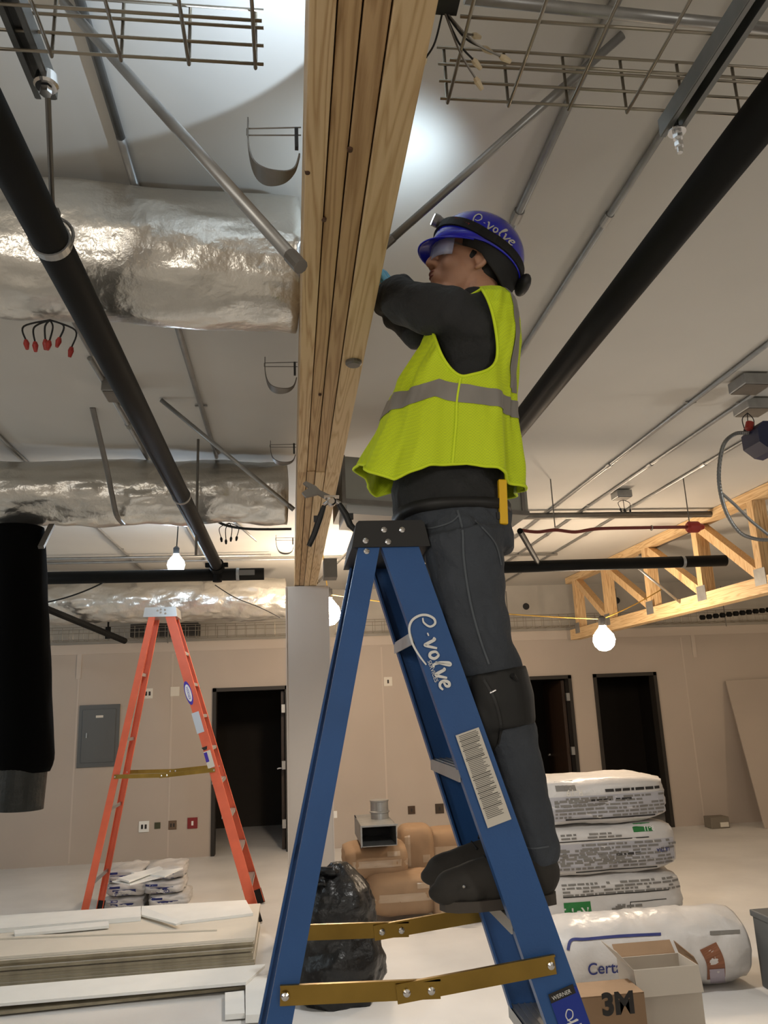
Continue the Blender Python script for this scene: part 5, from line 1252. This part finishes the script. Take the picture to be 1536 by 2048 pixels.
# metal duct piece with a round collar
a = atY(724, 1695, 7.3); b = atY(793, 1650, 7.3)
t = thing('metal_duct_piece', 'galvanized rectangular duct piece with round collar on the brown parcels', 'duct piece', (a.x, 7.5, a.z))
bm = bmnew(); w = .006; x0, x1, z0, z1 = a.x, b.x, a.z, b.z
for q in ((x0, x1, 7.3, 8.1, z1-w, z1), (x0, x1, 7.3, 8.1, z0, z0+w), (x0, x0+w, 7.3, 8.1, z0, z1), (x1-w, x1, 7.3, 8.1, z0, z1)): bx(*q, bm)
bx(x0, x1, 7.9, 8.1, z0, z1, bm)
for q in ((x0-.01, x1+.01, 7.28, 7.3, z1, z1+.012), (x0-.01, x0, 7.28, 7.3, z0, z1)): bx(*q, bm)
obj('duct_shell', bm, 'steel', t)
bx_ = bmnew(); bx(x0+w, x1-w, 7.86, 7.9, z0+w, z1-w, bx_); obj('dark_inside', bx_, 'capblk', t)
cx_ = (x0+x1)/2+.06; bm = bmnew(); lathe(bm, (cx_, 7.78, z1), [(.085, 0), (.085, .05), (.095, .055), (.095, .065), (.085, .07), (.085, .15), (.09, .155), (.09, .165), (.082, .165)], 30); obj('round_collar', bm, 'steel', t, smooth=False)
# right side: leaning sheet, small box
la, lb_ = atY(1455, 1362, WY-.1), atY(1524, 1655, WY-.5)
bm = bmnew(); prism(bm, [(la.x, WY-.03, la.z), (la.x+1.3, WY-.03, la.z+.02), (lb_.x+1.3, WY-.55, .0), (lb_.x, WY-.55, .0)], (0, -.02, 0.004)); tag(obj('leaning_wallboard', bm, 'wall'), 'large wallboard sheet leaning against the far wall at right', 'wallboard')
a = atZ(1402, 1652, 0); bm = bmnew(); t = thing('small_carton', 'small carton on the floor by the far wall at right', 'box', (a.x+.12, 10.95, 0)); obj('carton_body', bx(a.x, a.x+.27, 10.85, 11.05, 0, .15, bev=.01), mat('carton_grey', (120, 112, 100), .7), t); obj('printed_block', bx(a.x+.13, a.x+.25, 10.84, 10.85, .02, .08), 'paper', t)
# ============================================================ WOOD TRUSS AT RIGHT
TX = 3.9
t = thing('wood_truss', 'pale wooden roof truss at right, its lower chord running away over the bulb', 'truss', (TX, 8, 2.7))
wv = [wood_mat('truss_pine', (222, 188, 140), (190, 148, 100), 7, 'Z'), wood_mat('truss_pine_long', (226, 194, 146), (196, 156, 108), 8, 'Y')]
botz = 2.76; yb0 = 4.9; yb1 = 10.6
bm = bmnew()
for k in range(3): bx(TX+.042*k, TX+.040+.042*k, yb0, yb1, botz-.14, botz, bm)
obj('bottom_chord', bm, wv[1], t)
bm = bmnew(); bx(TX, TX+.13, yb0, yb1, CZ-.09, CZ-.005, bm); obj('top_chord', bm, wv[1], t)
yp = [atX(x, y, TX).y for x, y in ((1512, 1100), (1398, 1150), (1296, 1185), (1212, 1215), (1152, 1225))]
for i, y in enumerate(yp):
    bm = bmnew()
    for k in range(3): bx(TX+.042*k, TX+.040+.042*k, y-.045, y+.045, botz-.0, CZ-.09, bm)
    obj('post', bm, wv[0], t)
    if i < len(yp)-1:
        bm = bmnew(); bar(bm, (TX+.06, y+.07, botz+.03), (TX+.06, yp[i+1]-.08, CZ-.12), .08, .08, up=(1, 0, 0)) if False else bar(bm, (TX+.06, y+.07, botz+.03), (TX+.06, yp[i+1]-.07, CZ-.12), .085, .09, up=(1, 0, 0)); obj('diagonal', bm, wv[0], t)
    bm = bmnew(); bx(TX-.004, TX, y-.08, y+.08, botz-.07, botz+.07, bm); obj('gusset_plate', bm, 'steel', t)
# yellow cord between bulbs
def sagc(a, b, s, n=10): return [V(a).lerp(V(b), i/n)-V((0, 0, s*4*(i/n)*(1-i/n))) for i in range(n+1)]
ta, tb = BULB_A+V((0, 0, .2)), BULB_B+V((0, 0, .2))
tag(obj('light_string_cord', tube(bmnew(), sagc(ta, tb, .04)+sagc(tb, (4.0, 7.9, 2.95), .02)[1:], .006, 6), 'cord'), 'yellow cord linking the two warm bulbs', 'cord')
tag(obj('light_string_cord', tube(bmnew(), sagc(LED_C+V((0, 0, .1)), (LED_C.x, LED_C.y+.1, CZ), 0), .005, 6), 'rubber'), 'black cord above the cool white bulb', 'cord')
tag(obj('light_string_cord', tube(bmnew(), sagc((ta.x, ta.y, ta.z), (ta.x-.05, ta.y+.1, CZ), 0), .006, 6), 'cord'), 'cord from the ceiling down to the left warm bulb', 'cord')
# loose black wires near the ducts
tag(obj('loose_wire', tube(bmnew(), spline([atY(425, 1035, 5.2), atY(450, 1050, 5.25), atY(500, 1058, 5.3), atY(583, 1058, 5.3)], 6), .009, 6), 'rubber'), 'black cable drooping below the second duct to the beam', 'cable')
tag(obj('loose_wire', tube(bmnew(), sagc(atY(85, 1206, 6.2), atY(205, 1166, 6.05), .02), .006, 6), 'rubber'), 'thin black wire rising from behind the hanging tube', 'wire')
tag(obj('loose_wire', tube(bmnew(), spline([atY(430, 1170, 8.6), atY(470, 1195, 8.55), atY(520, 1215, 8.55), atY(560, 1235, 8.6)], 6), .006, 6), 'rubber'), 'dark thin wire drooping across the farthest foil duct', 'wire')
nuts(atY(458, 1046, 5.0), 4, 'rubber', 'dark wires hanging below the second duct near the black pipe end', .05, .1, 'rubber', 9)
# headlamp beam on the ceiling beside the beam, and an added, unseen spot for the bright patch left of it
lamp('headlamp_beam', LP+ld*.045, 13, (.66, .84, 1), .012, 128, (.26, 2.08, 3.5), 1.0)
lamp('ceiling_patch_spot', (.06, 1.36, 3.14), 24, (.66, .82, 1), .006, 104, (-.16, 1.36, 3.5), .05)
